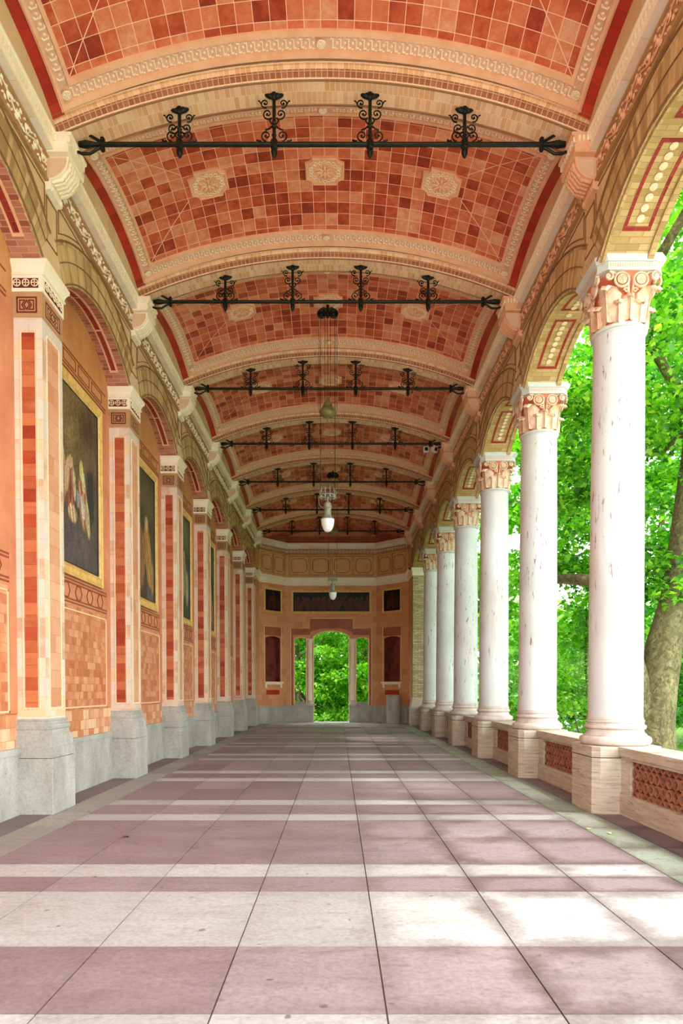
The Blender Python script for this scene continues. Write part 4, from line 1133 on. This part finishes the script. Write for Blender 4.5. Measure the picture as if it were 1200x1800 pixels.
b = B()
def onpath(s0, s1, frac, u, z):
    p = Vector(s0).lerp(Vector(s1), frac); d = (Vector(s1)-Vector(s0)).normalized(); n = Vector((d.y,-d.x)); q = p+n*u; return (q.x, q.y, z)
for (s0, s1, cnt) in ((plx[1],plx[2],2),(plx[2],plx[3],4),(plx[3],plx[4],2)):
    L = (Vector(s1)-Vector(s0)).length
    for i in range(cnt):
        m0 = .12/L; f0 = m0+(1-2*m0)*i/cnt; f1 = m0+(1-2*m0)*(i+1)/cnt; w_ = (f1-f0)*L
        P = lambda a, z: onpath(s0, s1, f0+(f1-f0)*a, .034, z)
        b.tube([P(.04,7.48),P(.96,7.48),P(.96,8.42),P(.04,8.42)], .014, 4, closed=True)
        c_ = .17; b.tube([P(.14+c_*.7,7.60),P(.86-c_*.7,7.60),P(.86-c_*.35,7.66),P(.86,7.72),P(.86,8.18),P(.86-c_*.35,8.24),P(.86-c_*.7,8.30),P(.14+c_*.7,8.30),P(.14+c_*.35,8.24),P(.14,8.18),P(.14,7.72),P(.14+c_*.35,7.66)], .012, 4, closed=True)
tag(b.build('frieze_outline', [M['inlay']], we), kind='structure')
b = B()
for (s0, s1) in ((plx[1],plx[2]),(plx[2],plx[3]),(plx[3],plx[4])):
    L = (Vector(s1)-Vector(s0)).length; n = int(L/.17)
    for i in range(n):
        f = (i+.5)/n; q = onpath(s0, s1, f, .05, 8.645)
        d = (Vector(s1)-Vector(s0)).normalized()
        sp = [(q[0]+d.x*r_*math.cos(a), q[1]+d.y*r_*math.cos(a), q[2]+r_*math.sin(a)) for a, r_ in [(j*.6, .07*(1-j/14)) for j in range(12)]]
        b.tube(sp, .012, 4)
        q = onpath(s0, s1, f, .03, 7.01); b.ell(q, (.05,.05,.035), 6, 4)
tag(b.build('scroll_relief', [M['cream']], we, smooth=True), kind='structure')
# door surround: stepped outline and reddish panel
b = B(); Z = [(-2.06,.86),(-2.06,4.79),(-1.105,4.79),(-1.105,5.29),(1.095,5.29),(1.095,4.79),(2.04,4.79),(2.04,.86)]
b.tube([(EX+x, YE-.008, z) for x, z in Z], .022, 5)
for w_ in wins: b.tube([(EX+x, YE-.012, z) for x, z in w_[1:]+w_[:1]], .03, 5)
b.tube([(EX+x, YE-.012, z) for x, z in door[1:]+door[:1]], .03, 5)
o = b.build('trim_18', [M['pale']]); tag(o, kind='structure')
b = B(); out2 = [(-2.05,.87),(-1.95,.87),(-1.95,4.45),(-1.1,4.45),(-1.05,4.62),(-.5,4.78),(.5,4.78),(1.05,4.62),(1.1,4.45),(1.95,4.45),(1.95,.87),(2.03,.87),(2.03,4.78),(1.085,4.78),(1.085,5.28),(-1.095,5.28),(-1.095,4.78),(-2.05,4.78)]
b.prism([(EX+x, z) for x, z in out2], 'y', YE-.006, YE+.01); tag(b.build('surround_panel', [M['endred']], we), kind='structure')
for w_, n_i in ((wins[0], 1), (wins[1], 2)):
    b = B(); x0_, x1_ = w_[0][0], w_[1][0]; b.box(EX+x0_-.03, EX+x1_+.03, YE-.08, YE+.45, .86, .93); b.box(EX+x0_, EX+x1_, YE+.3, YE+.4, .93, 1.04)
    tag(b.build('window_%d' % n_i, [M['grey']]), kind='structure')
def mull():
    t = empty('mullion_column'); b = B(); b.lathe([(.17,.93),(.17,1.0),(.15,1.03),(.155,1.08),(.13,1.12)], 20); b.box(-.18,.18,-.1,.25,.86,.93); b.build('base', [M['torus']], t, smooth=True)
    b = B(); b.lathe([(.135,1.12),(.13,2.5),(.118,3.95)], 20); b.build('shaft', [M['cream']], t, smooth=True)
    b = B(); b.lathe([(.12,3.95),(.14,3.97),(.12,4.0),(.14,4.1),(.17,4.2)], 16); b.box(-.17,.17,-.1,.3,4.18,4.26); b.build('capital', [M['cream']], t, smooth=True); return t
mu = mull(); mu.location = (EX-1.09, YE-.0, 0); m2 = dup(mu); m2.location = (EX+1.08, YE-.0, 0)
tag(mu, 'slim stone column at the left side of the end doorway', 'column', 'slim columns of the end doorway'); tag(m2, 'slim stone column at the right side of the end doorway', 'column', 'slim columns of the end doorway')
# low walls under the side lights are part of the opening jambs: grey cabinet against the right cant
t = empty('stone_block', (2.74, 33.35, 0), math.radians(-35)); tag(t, 'tall grey round stone block against the right canted end wall, under the niche', 'stone block')
b = B(); b.lathe([(.36,0),(.36,1.30),(.35,1.36),(.30,1.40),(.0,1.41)], 28); bo = b.build('block', [M['grey']], t, smooth=True)

# ------------------------------------------------------------------ pendant lamps
def lamp():
    t = empty('pendant_lamp')      # origin at globe bottom height 0 => z 5.09
    Z = lambda z: z-5.09
    b = B()
    b.box(-.03,.03,-.03,.03, Z(9.80), Z(9.96))
    for sg in (-1, 1):
        b.tube([(0,0,Z(9.86)),(sg*.09,0,Z(9.90)),(sg*.16,0,Z(9.86)),(sg*.19,0,Z(9.76))], .026, 6)
        rr = [(sg*.13+.075*math.cos(a), 0, Z(9.78)+.075*math.sin(a)) for a in [2*PI*i/14 for i in range(14)]]
        b.tube(rr, .028, 6, closed=True); b.ell((sg*.13,0,Z(9.78)), (.05,.03,.05), 8, 5)
    b.ell((0,0,Z(9.78)), (.05,.05,.10), 8, 5)
    b.build('ceiling_pulley', [M['iron']], t, smooth=True)
    b = B()
    for x, z1 in ((-.155,5.98),(.155,5.98),(-.19,7.72),(.20,7.72),(-.06,7.98),(0,7.98),(.06,7.98)):
        b.tube([(x,0,Z(9.75)),(x*1.0,0,Z(z1))], .0055 if z1 < 7 else .0045, 4)
    b.build('cable', [M['iron']], t)
    b = B(); b.lathe([(.006,Z(8.04)),(.02,Z(8.0)),(.06,Z(7.9)),(.13,Z(7.76)),(.165,Z(7.71)),(.185,Z(7.70)),(.19,Z(7.67)),(.17,Z(7.655)),(.165,Z(7.63)),(.12,Z(7.58)),(.05,Z(7.555)),(.02,Z(7.55)),(.015,Z(7.51)),(0.001,Z(7.50))], 28)
    b.build('counterweight', [M['verd']], t, smooth=True)
    b = B(); b.tube([(.165*math.cos(a), .165*math.sin(a), Z(5.88)) for a in [2*PI*i/20 for i in range(20)]], .014, 5, closed=True)
    for i in range(10):
        a = 2*PI*i/10; c_ = (.165*math.cos(a), .165*math.sin(a)); b.tube([(c_[0],c_[1],Z(5.88)),(c_[0]*1.12,c_[1]*1.12,Z(5.94)),(c_[0]*.95,c_[1]*.95,Z(5.99)),(c_[0]*1.02,c_[1]*1.02,Z(6.03))], .007, 4)
        b.ell((c_[0],c_[1],Z(5.84)), (.02,.02,.03), 6, 4)
    for a in (0, PI/2, PI, 1.5*PI): b.tube([(.165*math.cos(a), .165*math.sin(a), Z(5.88)), (.06*math.cos(a), .06*math.sin(a), Z(5.86)), (0,0,Z(5.80))], .009, 5)
    b.lathe([(.018,Z(5.86)),(.03,Z(5.82)),(.018,Z(5.78)),(.02,Z(5.73))], 10)
    b.tube([(-.16,0,Z(5.9)),(-.20,0,Z(5.8)),(-.19,0,Z(5.68)),(-.12,0,Z(5.62)),(-.08,0,Z(5.62))], .006, 4)
    b.build('lamp_crown', [M['greyzinc']], t, smooth=True)
    b = B(); b.lathe([(.02,Z(5.74)),(.055,Z(5.73)),(.082,Z(5.69)),(.088,Z(5.65)),(.08,Z(5.625)),(.09,Z(5.615)),(.075,Z(5.60)),(.068,Z(5.54)),(.072,Z(5.47)),(.09,Z(5.42)),(.125,Z(5.385)),(.15,Z(5.375)),(.152,Z(5.36)),(.14,Z(5.355))], 28)
    b.build('lamp_housing', [M['greyzinc']], t, smooth=True)
    pr = []
    for i in range(25):
        a = i/24*PI/2; r = .145*math.cos(a)**.8 if a < PI/2-1e-3 else .0015; pr.append((r*(1+.012*math.cos(i*PI)), Z(5.36)-.27*math.sin(a)))
    b = B(); b.lathe(pr, 28, cap=False); b.build('glass_globe', [M['globe']], t, smooth=True, angle=60)
    return t
m = N('opal glass'); m.p.inputs['Subsurface Weight'].default_value = .3; M['globe'] = m.fin(lin((236,240,236)), .15, 0, .6)
lp = lamp(); lp.location = (-.225, 14.83, 5.09); l2 = dup(lp); l2.location = (-.2, 25.9, 5.09)
tag(lp, 'opal glass pendant lamp under a green counterweight, nearer and larger of two', 'lamp', 'pendant lamps'); tag(l2, 'opal glass pendant lamp hanging before the end wall mural, farther and smaller of two', 'lamp', 'pendant lamps')

# floodlights on the third rod
def flood():
    t = empty('floodlight'); b = B(); b.box(-.075,.075,-.05,.07,-.16,-.01); b.build('housing', [M['white']], t); 
    b = B(); b.box(-.05,.05,-.056,-.049,-.135,-.03); b.build('lens', [M['black']], t)
    b = B(); b.tube([(0,0,-.01),(0,0,.09)], .012, 6); b.build('clamp', [M['iron']], t); return t
f1 = flood(); f1.location = (2.62, Yk(3), 8.90); f2 = dup(f1); f2.location = (2.91, Yk(3), 8.90); f2.rotation_euler = (.2, .3, .7)
tag(f1, 'small white floodlight clipped under the fourth tie rod, left of a pair', 'floodlight', 'white floodlights under the tie rod'); tag(f2, 'small white floodlight clipped under the fourth tie rod next to the right bracket', 'floodlight', 'white floodlights under the tie rod')

# dry leaves on the floor
for (x, y, s_, txt, c_) in ((-2.37, 7.55, .05, 'small dark dry leaf on the pink slabs left of the middle', (60,40,30)), (2.98, 8.0, .06, 'yellow dry leaf on the mossy border slab at right', (200,190,120)), (3.12, 7.75, .05, 'pale dry leaf nearest the right balustrade foot', (216,200,150))):
    b = B(); pts = [(0,-1),(.5,-.4),(.35,0),(.6,.5),(0,1),(-.55,.4),(-.3,0),(-.5,-.5)]
    n = b.add([(0,0,.012)]+[(px*s_, py*s_*.8, .004+.01*((i % 2))) for i, (px, py) in enumerate(pts)])
    for i in range(8): b.face((n, n+1+i, n+1+(i+1)%8))
    b.tube([(0,-s_*.8,.006),(0,-s_*1.4,.004)], .0015, 4)
    o = b.build('dry_leaf', [plain('dry leaf', [c_], 5, .8, 0)]); o.location = (x, y, 0); o.rotation_euler = (0,0,x*3); tag(o, txt, 'leaf')

# ------------------------------------------------------------------ outside
m = N('grass ground'); v = m.obj(); n1 = m.noise(v, .25, 6); n2 = m.noise(v, 9, 6, .7)
c_ = m.mix(.5, m.ramp(n1, [((70,110,36),.35),((110,146,56),.65)]), m.ramp(n2, [((140,150,120),.3),((255,255,255),.7)]), 'MULTIPLY'); m.bump(n2, .6, .05); M['grass'] = m.fin(c_, .9, 0, .2)
M['gravel'] = plain('pale gravel', [(226,218,204),(238,232,220)], 3, .9, .6, bscale=60)
b = B(); b.quad((-70,-40,-1.05),(120,-40,-1.05),(120,150,-1.05),(-70,150,-1.05)); o = b.build('lawn', [M['grass']]); tag(o, kind='structure')
b = B(); b.box(4.78, 11.0, -30, 20, -1.04, -1.0); b.box(4.78, 6.4, 20, 60, -1.04, -1.0); b.box(-6, 6.4, 35.3, 37.2, -1.04, -1.0); b.box(-30, 40, -14, -4.7, -1.04, -1.0); o = b.build('bounce_gravel', [M['gravel']]); tag(o, kind='structure')  # pale ground added and widened outside to bounce daylight onto the ceiling
b = B(); b.box(-1.4, .8, 34.9, 35.9, -1.0, -.02); b.box(-1.4, .8, 35.9, 36.3, -1.0, -.35); b.box(-1.4,.8,36.3,36.7,-1.0,-.68); o = b.build('trim_19', [M['grey']]); tag(o, kind='structure')

def leafmat(name, pal):
    m = N(name); at = m.new('Attribute', attribute_name='tint'); sp = m.new('SeparateColor'); m.L(at.outputs['Color'], sp.inputs[0])
    col = m.ramp(sp.outputs[0], pal)
    m.n.remove(m.p); d = m.new('BsdfDiffuse'); tr_ = m.new('BsdfTranslucent'); gl = m.new('BsdfGlossy'); gl.inputs['Roughness'].default_value = .45
    m.L(col, d.inputs[0]); tc = m.mix(1.0, col, (1.0,1.0,.55,1), 'MULTIPLY'); m.L(tc, tr_.inputs[0])
    mx = m.new('MixShader'); mx.inputs[0].default_value = .5; m.L(d.outputs[0], mx.inputs[1]); m.L(tr_.outputs[0], mx.inputs[2])
    m2_ = m.new('MixShader'); m2_.inputs[0].default_value = .06; m.L(mx.outputs[0], m2_.inputs[1]); m.L(gl.outputs[0], m2_.inputs[2]); m.L(m2_.outputs[0], m.out.inputs[0])
    return m.mat
M['leaf'] = leafmat('plane leaf', [(26,96,8),(70,160,14),(132,212,28),(200,244,76)])
M['leafd'] = leafmat('dark leaf', [(24,86,14),(50,134,22),(88,176,36),(136,212,62)])
M['leafp'] = leafmat('pale leaf', [(104,164,80),(136,194,100),(164,212,120),(190,228,144)])
M['leafy'] = leafmat('lime leaf', [(52,140,12),(98,188,20),(146,218,34),(196,240,76)])
m = N('plane bark'); v = m.obj(); n1 = m.noise(m.vmul(v, (1,1,.5)), 2.5, 6, .6); n2 = m.noise(v, 12, 6, .7)
vo_ = m.new('TexVoronoi'); vo_.inputs['Scale'].default_value = 16; nz_ = m.new('TexNoise'); nz_.inputs['Scale'].default_value = 4; m.L(v, nz_.inputs['Vector']); wv = m.new('VectorMath', operation='MULTIPLY_ADD'); m.L(nz_.outputs['Color'], wv.inputs[0]); wv.inputs[1].default_value = (.5,.5,.5); m.L(m.vmul(v, (1,1,.45)), wv.inputs[2]); m.L(wv.outputs[0], vo_.inputs['Vector']); sp_ = m.new('SeparateColor'); m.L(vo_.outputs['Color'], sp_.inputs[0])
c_ = m.ramp(m.math('ADD', m.math('MULTIPLY', sp_.outputs[0], .28), m.math('MULTIPLY', n1, .72)), [((78,68,48),.2),((104,98,66),.4),((132,128,88),.6),((176,164,116),.8)]); c_ = m.mix(.6, c_, m.ramp(n2, [((110,110,100),.3),((255,255,255),.6)]), 'MULTIPLY'); m.bump(m.math('ADD', n1, n2), .7, .03); M['bark'] = m.fin(c_, .85, 0, .2)
LEAF = np.array([(0,0,.0),(.26,.16,-.03),(.52,.46,-.06),(.24,.52,0),(.20,.80,-.02),(0,1.05,-.05),(-.20,.80,-.02),(-.24,.52,0),(-.52,.46,-.06),(-.26,.16,-.03),(0,.42,.05)])
LF = np.array([(10,i,(i+1)%10) for i in range(10)])
SM = np.array([(0,0,0),(.4,.45,-.05),(0,1,-.03),(-.4,.45,-.05)]); SF = np.array([(0,1,2),(0,2,3)])
def foliage(name, clumps, n_per, size, mat, parent, rg, simple=False):
    V0, F0 = (SM, SF) if simple else (LEAF, LF)
    cen = []; 
    for (c, r) in clumps:
        n = max(4, int(n_per*(r[0]*r[1])/1.0)); u = rg.normal(size=(n,3)); u /= np.linalg.norm(u, axis=1, keepdims=True); rad = rg.random((n,1))**(1/2.2)
        p = np.array(c)+u*rad*np.array(r); cen.append(p)
    cen = np.concatenate(cen); n = len(cen)
    yaw = rg.random(n)*2*PI; pitch = rg.normal(-.45,.45,n); roll = rg.normal(0,.45,n); sz = size*rg.uniform(.6,1.25,n)
    cy, sy = np.cos(yaw), np.sin(yaw); cp, sp = np.cos(pitch), np.sin(pitch); cr, sr = np.cos(roll), np.sin(roll)
    Rz = np.zeros((n,3,3)); Rz[:,0,0]=cy; Rz[:,0,1]=-sy; Rz[:,1,0]=sy; Rz[:,1,1]=cy; Rz[:,2,2]=1
    Rx = np.zeros((n,3,3)); Rx[:,0,0]=1; Rx[:,1,1]=cp; Rx[:,1,2]=-sp; Rx[:,2,1]=sp; Rx[:,2,2]=cp
    Ry = np.zeros((n,3,3)); Ry[:,1,1]=1; Ry[:,0,0]=cr; Ry[:,0,2]=sr; Ry[:,2,0]=-sr; Ry[:,2,2]=cr
    R = Rz@Rx@Ry; V = np.einsum('nij,kj->nki', R, V0)*sz[:,None,None]+cen[:,None,:]
    k = len(V0); V = V.reshape(-1,3); F = (F0[None]+np.arange(n)[:,None,None]*k).reshape(-1,3)
    me = bpy.data.meshes.new(name); me.vertices.add(len(V)); me.vertices.foreach_set('co', V.astype(np.float32).ravel())
    me.loops.add(F.size); me.loops.foreach_set('vertex_index', F.astype(np.int32).ravel())
    me.polygons.add(len(F)); me.polygons.foreach_set('loop_start', (np.arange(len(F))*3).astype(np.int32)); me.polygons.foreach_set('loop_total', np.full(len(F),3,dtype=np.int32))
    me.update(calc_edges=True)
    ca = me.color_attributes.new('tint', 'FLOAT_COLOR', 'POINT'); tint = np.clip(rg.normal(.5,.24,n),0,1).repeat(k); c4 = np.ones((len(V),4),dtype=np.float32); c4[:,0]=tint; c4[:,1]=tint; c4[:,2]=tint
    ca.data.foreach_set('color', c4.ravel()); me.materials.append(mat); o = bpy.data.objects.new(name, me); C.objects.link(o); o.parent = parent; return o
def wob(p0, p1, r0, r1, n=7, amp=.15, rg=rng):
    p0 = Vector(p0); p1 = Vector(p1); return [tuple(p0.lerp(p1, i/n)+Vector(rg.normal(size=3))*amp*math.sin(PI*i/n)) for i in range(n+1)], [r0+(r1-r0)*i/n for i in range(n+1)]
def tree(base, label, trunks, clumps, n_per, size, mat, simple=False, seed=1, branches=True, name='tree'):
    rg = np.random.default_rng(seed); t = empty(name, base); bx = np.array(base)
    b = B()
    for pts, rr in trunks: b.tube([tuple(Vector(p)-Vector(base)) for p in pts], rr, 12)
    tb = b.build('trunk', [M['bark']], t, smooth=True)
    top = trunks[0][0]
    b = B(); cl = clumps
    if branches:
        for i, (c, r) in enumerate(cl):
            if i % 2: continue
            q = min((p for tr_ in trunks for p in tr_[0][1:]), key=lambda p: (Vector(p)-Vector(c)).length)
            if i % 8: continue
            pts, rr = wob(tuple(Vector(q)-Vector(base)), tuple(Vector(c)-Vector(base)), .07, .015, 6, .12, rg); b = B(); b.tube(pts, rr, 6)
            b.build('branch', [M['bark']], t, smooth=True)
    foliage('foliage', [((np.array(c)-bx), r) for c, r in cl], n_per, size, mat, t, rg, simple)
    tag(t, label, 'tree'); return t
def cl_box(rg, n, x, y, z, r, flat=.42):
    return [((rg.uniform(*x), rg.uniform(*y), rg.uniform(*z)), (r*rg.uniform(.7,1.3), r*rg.uniform(.7,1.3), r*flat*rg.uniform(.8,1.3))) for _ in range(n)]
G = -1.05
r1 = np.random.default_rng(11)
# big plane tree right of the first column
trunkA = [([(7.05,15.0,G-.1),(6.95,14.9,0.1),(6.88,14.8,.85),(6.95,14.8,1.6),(7.15,14.9,2.6),(7.5,15.0,3.8),(7.7,15.1,5.2),(8.0,15.3,7.5),(8.4,15.6,10.5)], [.62,.50,.45,.42,.38,.33,.3,.22,.1]),
          ([(6.85,14.8,.7),(6.5,14.75,1.7),(6.25,14.7,2.6),(6.05,14.75,3.6),(5.75,15.2,4.1),(5.3,15.9,4.25),(4.9,16.8,4.35),(4.75,17.8,4.5)], [.34,.30,.26,.2,.15,.12,.09,.05]),
          ([(6.05,14.75,3.6),(6.1,14.8,5.5),(6.6,15,8.5)], [.2,.15,.06]),
          ([(8.0,15.3,7.6),(7.4,15.0,8.3),(6.6,14.6,9.1),(5.9,14.3,9.4)], [.16,.12,.09,.05])]
clA = cl_box(r1, 46, (6.4,11), (12.5,19.5), (5.6,14.5), 1.05) + cl_box(r1, 14, (7.4,11), (13.5,18), (2.2,6), .8) + cl_box(r1, 10, (5.6,6.8), (15.5,20), (5.4,9), .8) + cl_box(r1, 30, (5.6,9.6), (1,12.5), (10.5,14.5), .75)  # last group: unseen leaf clumps added to dapple the sun on the near floor
tree((7.05,15.0,G), 'large plane tree with mottled forked trunk just outside, right of the nearest column', trunkA, clA, 330, .155, M['leaf'], seed=21, name='plane_tree')
def simple_trunk(x, y, h, r, lean=.3): return [([(x,y,G-.1),(x+lean*.2,y,G+h*.3),(x+lean*.5,y+.1,G+h*.6),(x+lean,y+.2,G+h)], [r,r*.8,r*.55,r*.2])]
tree((9.5,24,G), 'tall leafy tree seen between the first and second columns', simple_trunk(9.5,24,13,.35), cl_box(r1, 60, (6.6,13.5), (20.5,28), (5.0,18), 1.4), 170, .2, M['leaf'], seed=22)
tree((7.6,33,G), 'bright leafy tree seen between the second and third columns', simple_trunk(7.6,33,12,.3), cl_box(r1, 46, (5.6,11), (29,38), (1.0,17), 1.6), 120, .26, M['leafy'], seed=23, name='tree')
tree((16,34,G), 'broad tree standing far behind the plane tree', simple_trunk(16,34,14,.4), cl_box(r1, 62, (11.5,24), (29,40), (0,19), 2.1), 60, .4, M['leafd'], simple=True, seed=24)
tree((13.6,20,G), 'dense tree directly behind the forked trunk of the plane tree', simple_trunk(13.6,20,12,.3), cl_box(r1, 60, (10.8,17), (17,25), (0.2,14), 1.3), 180, .2, M['leafd'], seed=25)
# pale young tree
cy_ = []
for i in range(30):
    z = .8+i*.16; rr = 1.25*(1-(i/36)); a = i*2.4; cy_.append(((10.6+rr*.5*math.cos(a), 29+rr*.5*math.sin(a), z), (rr*.8, rr*.8, .28)))
tree((10.6,29,G), 'pale green young conical tree between the first and second columns', [([(10.6,29,G),(10.6,29,3),(10.6,29,5.6)], [.08,.06,.02])], cy_, 260, .12, M['leafp'], simple=True, seed=26, branches=False)
# shrubs
def shrub(base, label, x, y, z, n, r, mat, size, seed, per=160):
    rg = np.random.default_rng(seed); t = empty('shrub', base); b = B()
    cl = cl_box(rg, n, x, y, z, r, .6)
    for c, rr in cl[:max(3, n//3)]: 
        pts, q = wob((0,0,0), tuple(Vector(c)-Vector(base)), .04, .01, 5, .06, rg); b.tube(pts, q, 5)
    b.build('stem', [M['bark']], t, smooth=True)
    foliage('foliage', [(np.array(c)-np.array(base), r_) for c, r_ in cl], per, size, mat, t, rg, False); tag(t, label, 'shrub', 'shrubs in the park'); return t
shrub((7.2,19.6,G), 'lime green shrub behind the balustrade between the first two columns', (6.5,7.9), (18.6,20.8), (-.7,1.35), 26, .55, M['leafy'], .13, 31)
shrub((8.8,30,G), 'bright shrub behind the second and third columns', (7.0,9.6), (27,31), (-.6,2.4), 22, .9, M['leafy'], .18, 32, 110)
shrub((11.2,16.4,G), 'dark shrub right of the forked plane tree trunk', (9.0,12.5), (14.5,18), (-.6,1.6), 26, .8, M['leafd'], .15, 33, 130)
# trees beyond the end doorway
tree((-2.4,43,G), 'leafy tree filling the left part of the end doorway', simple_trunk(-2.4,43,8,.2,-.3), cl_box(np.random.default_rng(61), 90, (-5,.2), (40,45.5), (-.9,8), 1.05), 210, .22, M['leaf'], seed=41)
tree((1.6,42.5,G), 'bright leafy tree filling the right part of the end doorway', simple_trunk(1.6,42.5,8,.2,.3), cl_box(np.random.default_rng(62), 90, (-1,4.2), (39.6,45), (-.9,8), 1.05), 210, .22, M['leafy'], seed=42)
tree((-.8,50,G), 'dark green tree behind the two trees of the end doorway', simple_trunk(-.8,50,10,.3), cl_box(np.random.default_rng(63), 150, (-9,7.5), (48,53), (-.9,10), 1.9), 60, .4, M['leafd'], simple=True, seed=43)
shrub((-.4,38.8,G), 'low shrub at the foot of the end doorway', (-2.2,1.6), (38.2,39.6), (-.8,.3), 22, .5, M['leaf'], .16, 44, 150)
# distant wooded hillside so that no bare horizon shows
rg = np.random.default_rng(50); hl_ = cl_box(rg, 150, (8,70), (62,90), (-1,11), 4.2, .6)
t = empty('tree_belt', (30,75,G)); o = foliage('foliage', [(np.array(c)-np.array((30,75,G)), r_) for c, r_ in hl_], 14, 1.0, M['leafp'], t, rg, True); tag(t, 'pale distant belt of trees beyond the park', 'trees', kind='stuff')
tag(o, kind='stuff')
# parked car
def car(x, y, rz, c, label):
    t = empty('car', (x,y,G), rz)
    b = B(); side_ = [(-2.1,.35),(-2.15,.62),(-2.0,.82),(-1.2,.92),(-.7,1.38),(-.4,1.46),(.7,1.46),(1.3,1.2),(1.75,.95),(2.1,.88),(2.15,.5),(2.1,.3)]
    b.prism(side_, 'y', -.85, .85); bevel(b.build('body', [plain('car paint', [c], 3, .25, 0, spec=.6)], t, smooth=True), .06, 3)
    b = B(); win = [(-1.08,.95),(-.62,1.36),(-.38,1.41),(.66,1.41),(1.2,1.18),(1.45,.97)]
    b.prism(win, 'y', -.86, -.853); b.prism(win, 'y', .853, .86); b.prism([(-1.16,.95),(-1.14,.97),(-.69,1.40),(-.71,1.38)], 'y', -.72, .72); b.build('window_glass', [M['black']], t)
    for wx in (-1.3, 1.35):
        for wy in (-.78, .78):
            b = B(); bb = B(); bb.lathe([(.05,-.1),(.30,-.1),(.33,-.06),(.33,.06),(.30,.1),(.05,.1)], 20)
            b.v = [(p[0]+wx, p[2]+wy, p[1]+.33) for p in bb.v]; b.f = bb.f; b.uv = bb.uv; b.m = bb.m; b.build('wheel', [M['black']], t, smooth=True)
    for wy in (-.62, .62):
        b = B(); b.box(-2.17,-2.08, wy-.15, wy+.15, .62, .76); b.build('headlight', [M['white']], t)
    tag(t, label, 'car', 'cars parked beyond the lawn'); return t
car(13.6, 38.0, 1.2, (226,232,238), 'white parked car glimpsed just right of the second column base'); car(17.2, 43.5, 1.3, (196,210,224), 'pale blue parked car glimpsed left of the nearest column base')

# ------------------------------------------------------------------ light
w = bpy.data.worlds.new('World'); bpy.context.scene.world = w; w.use_nodes = True
nt = w.node_tree; nt.nodes.clear(); bg = nt.nodes.new('ShaderNodeBackground'); ow = nt.nodes.new('ShaderNodeOutputWorld')
bg.inputs['Color'].default_value = (.93, .97, 1.0, 1); bg.inputs['Strength'].default_value = 2.9; nt.links.new(bg.outputs[0], ow.inputs[0])
sl = bpy.data.lights.new('sun', 'SUN'); sl.energy = 1.5; sl.angle = math.radians(5); sl.color = (1.0, .96, .88)
so = bpy.data.objects.new('sun', sl); C.objects.link(so)
d = Vector((-.44, .16, -.88)).normalized(); so.rotation_euler = d.to_track_quat('-Z', 'Y').to_euler()
# ------------------------------------------------------------------ camera
cam = bpy.data.cameras.new('camera'); co = bpy.data.objects.new('camera', cam); C.objects.link(co)
F = 1190.0; TH = .0236
cam.sensor_fit = 'VERTICAL'; cam.sensor_height = 36; cam.sensor_width = 24; cam.lens = F/1800*36
co.location = (0,0,1.65); co.rotation_euler = (PI/2-TH, 0, 0)
cam.shift_x = (600-594.0)/1800; cam.shift_y = (1213+F*math.tan(TH)-900)/1800
cam.clip_end = 500; bpy.context.scene.camera = co
sc = bpy.context.scene
sc.view_settings.view_transform = 'Standard'; sc.view_settings.look = 'None'; sc.view_settings.gamma = 1; sc.view_settings.use_curve_mapping = False
sc.view_settings.exposure = .86
sc.cycles.max_bounces = 10; sc.cycles.diffuse_bounces = 6; sc.cycles.use_denoising = True
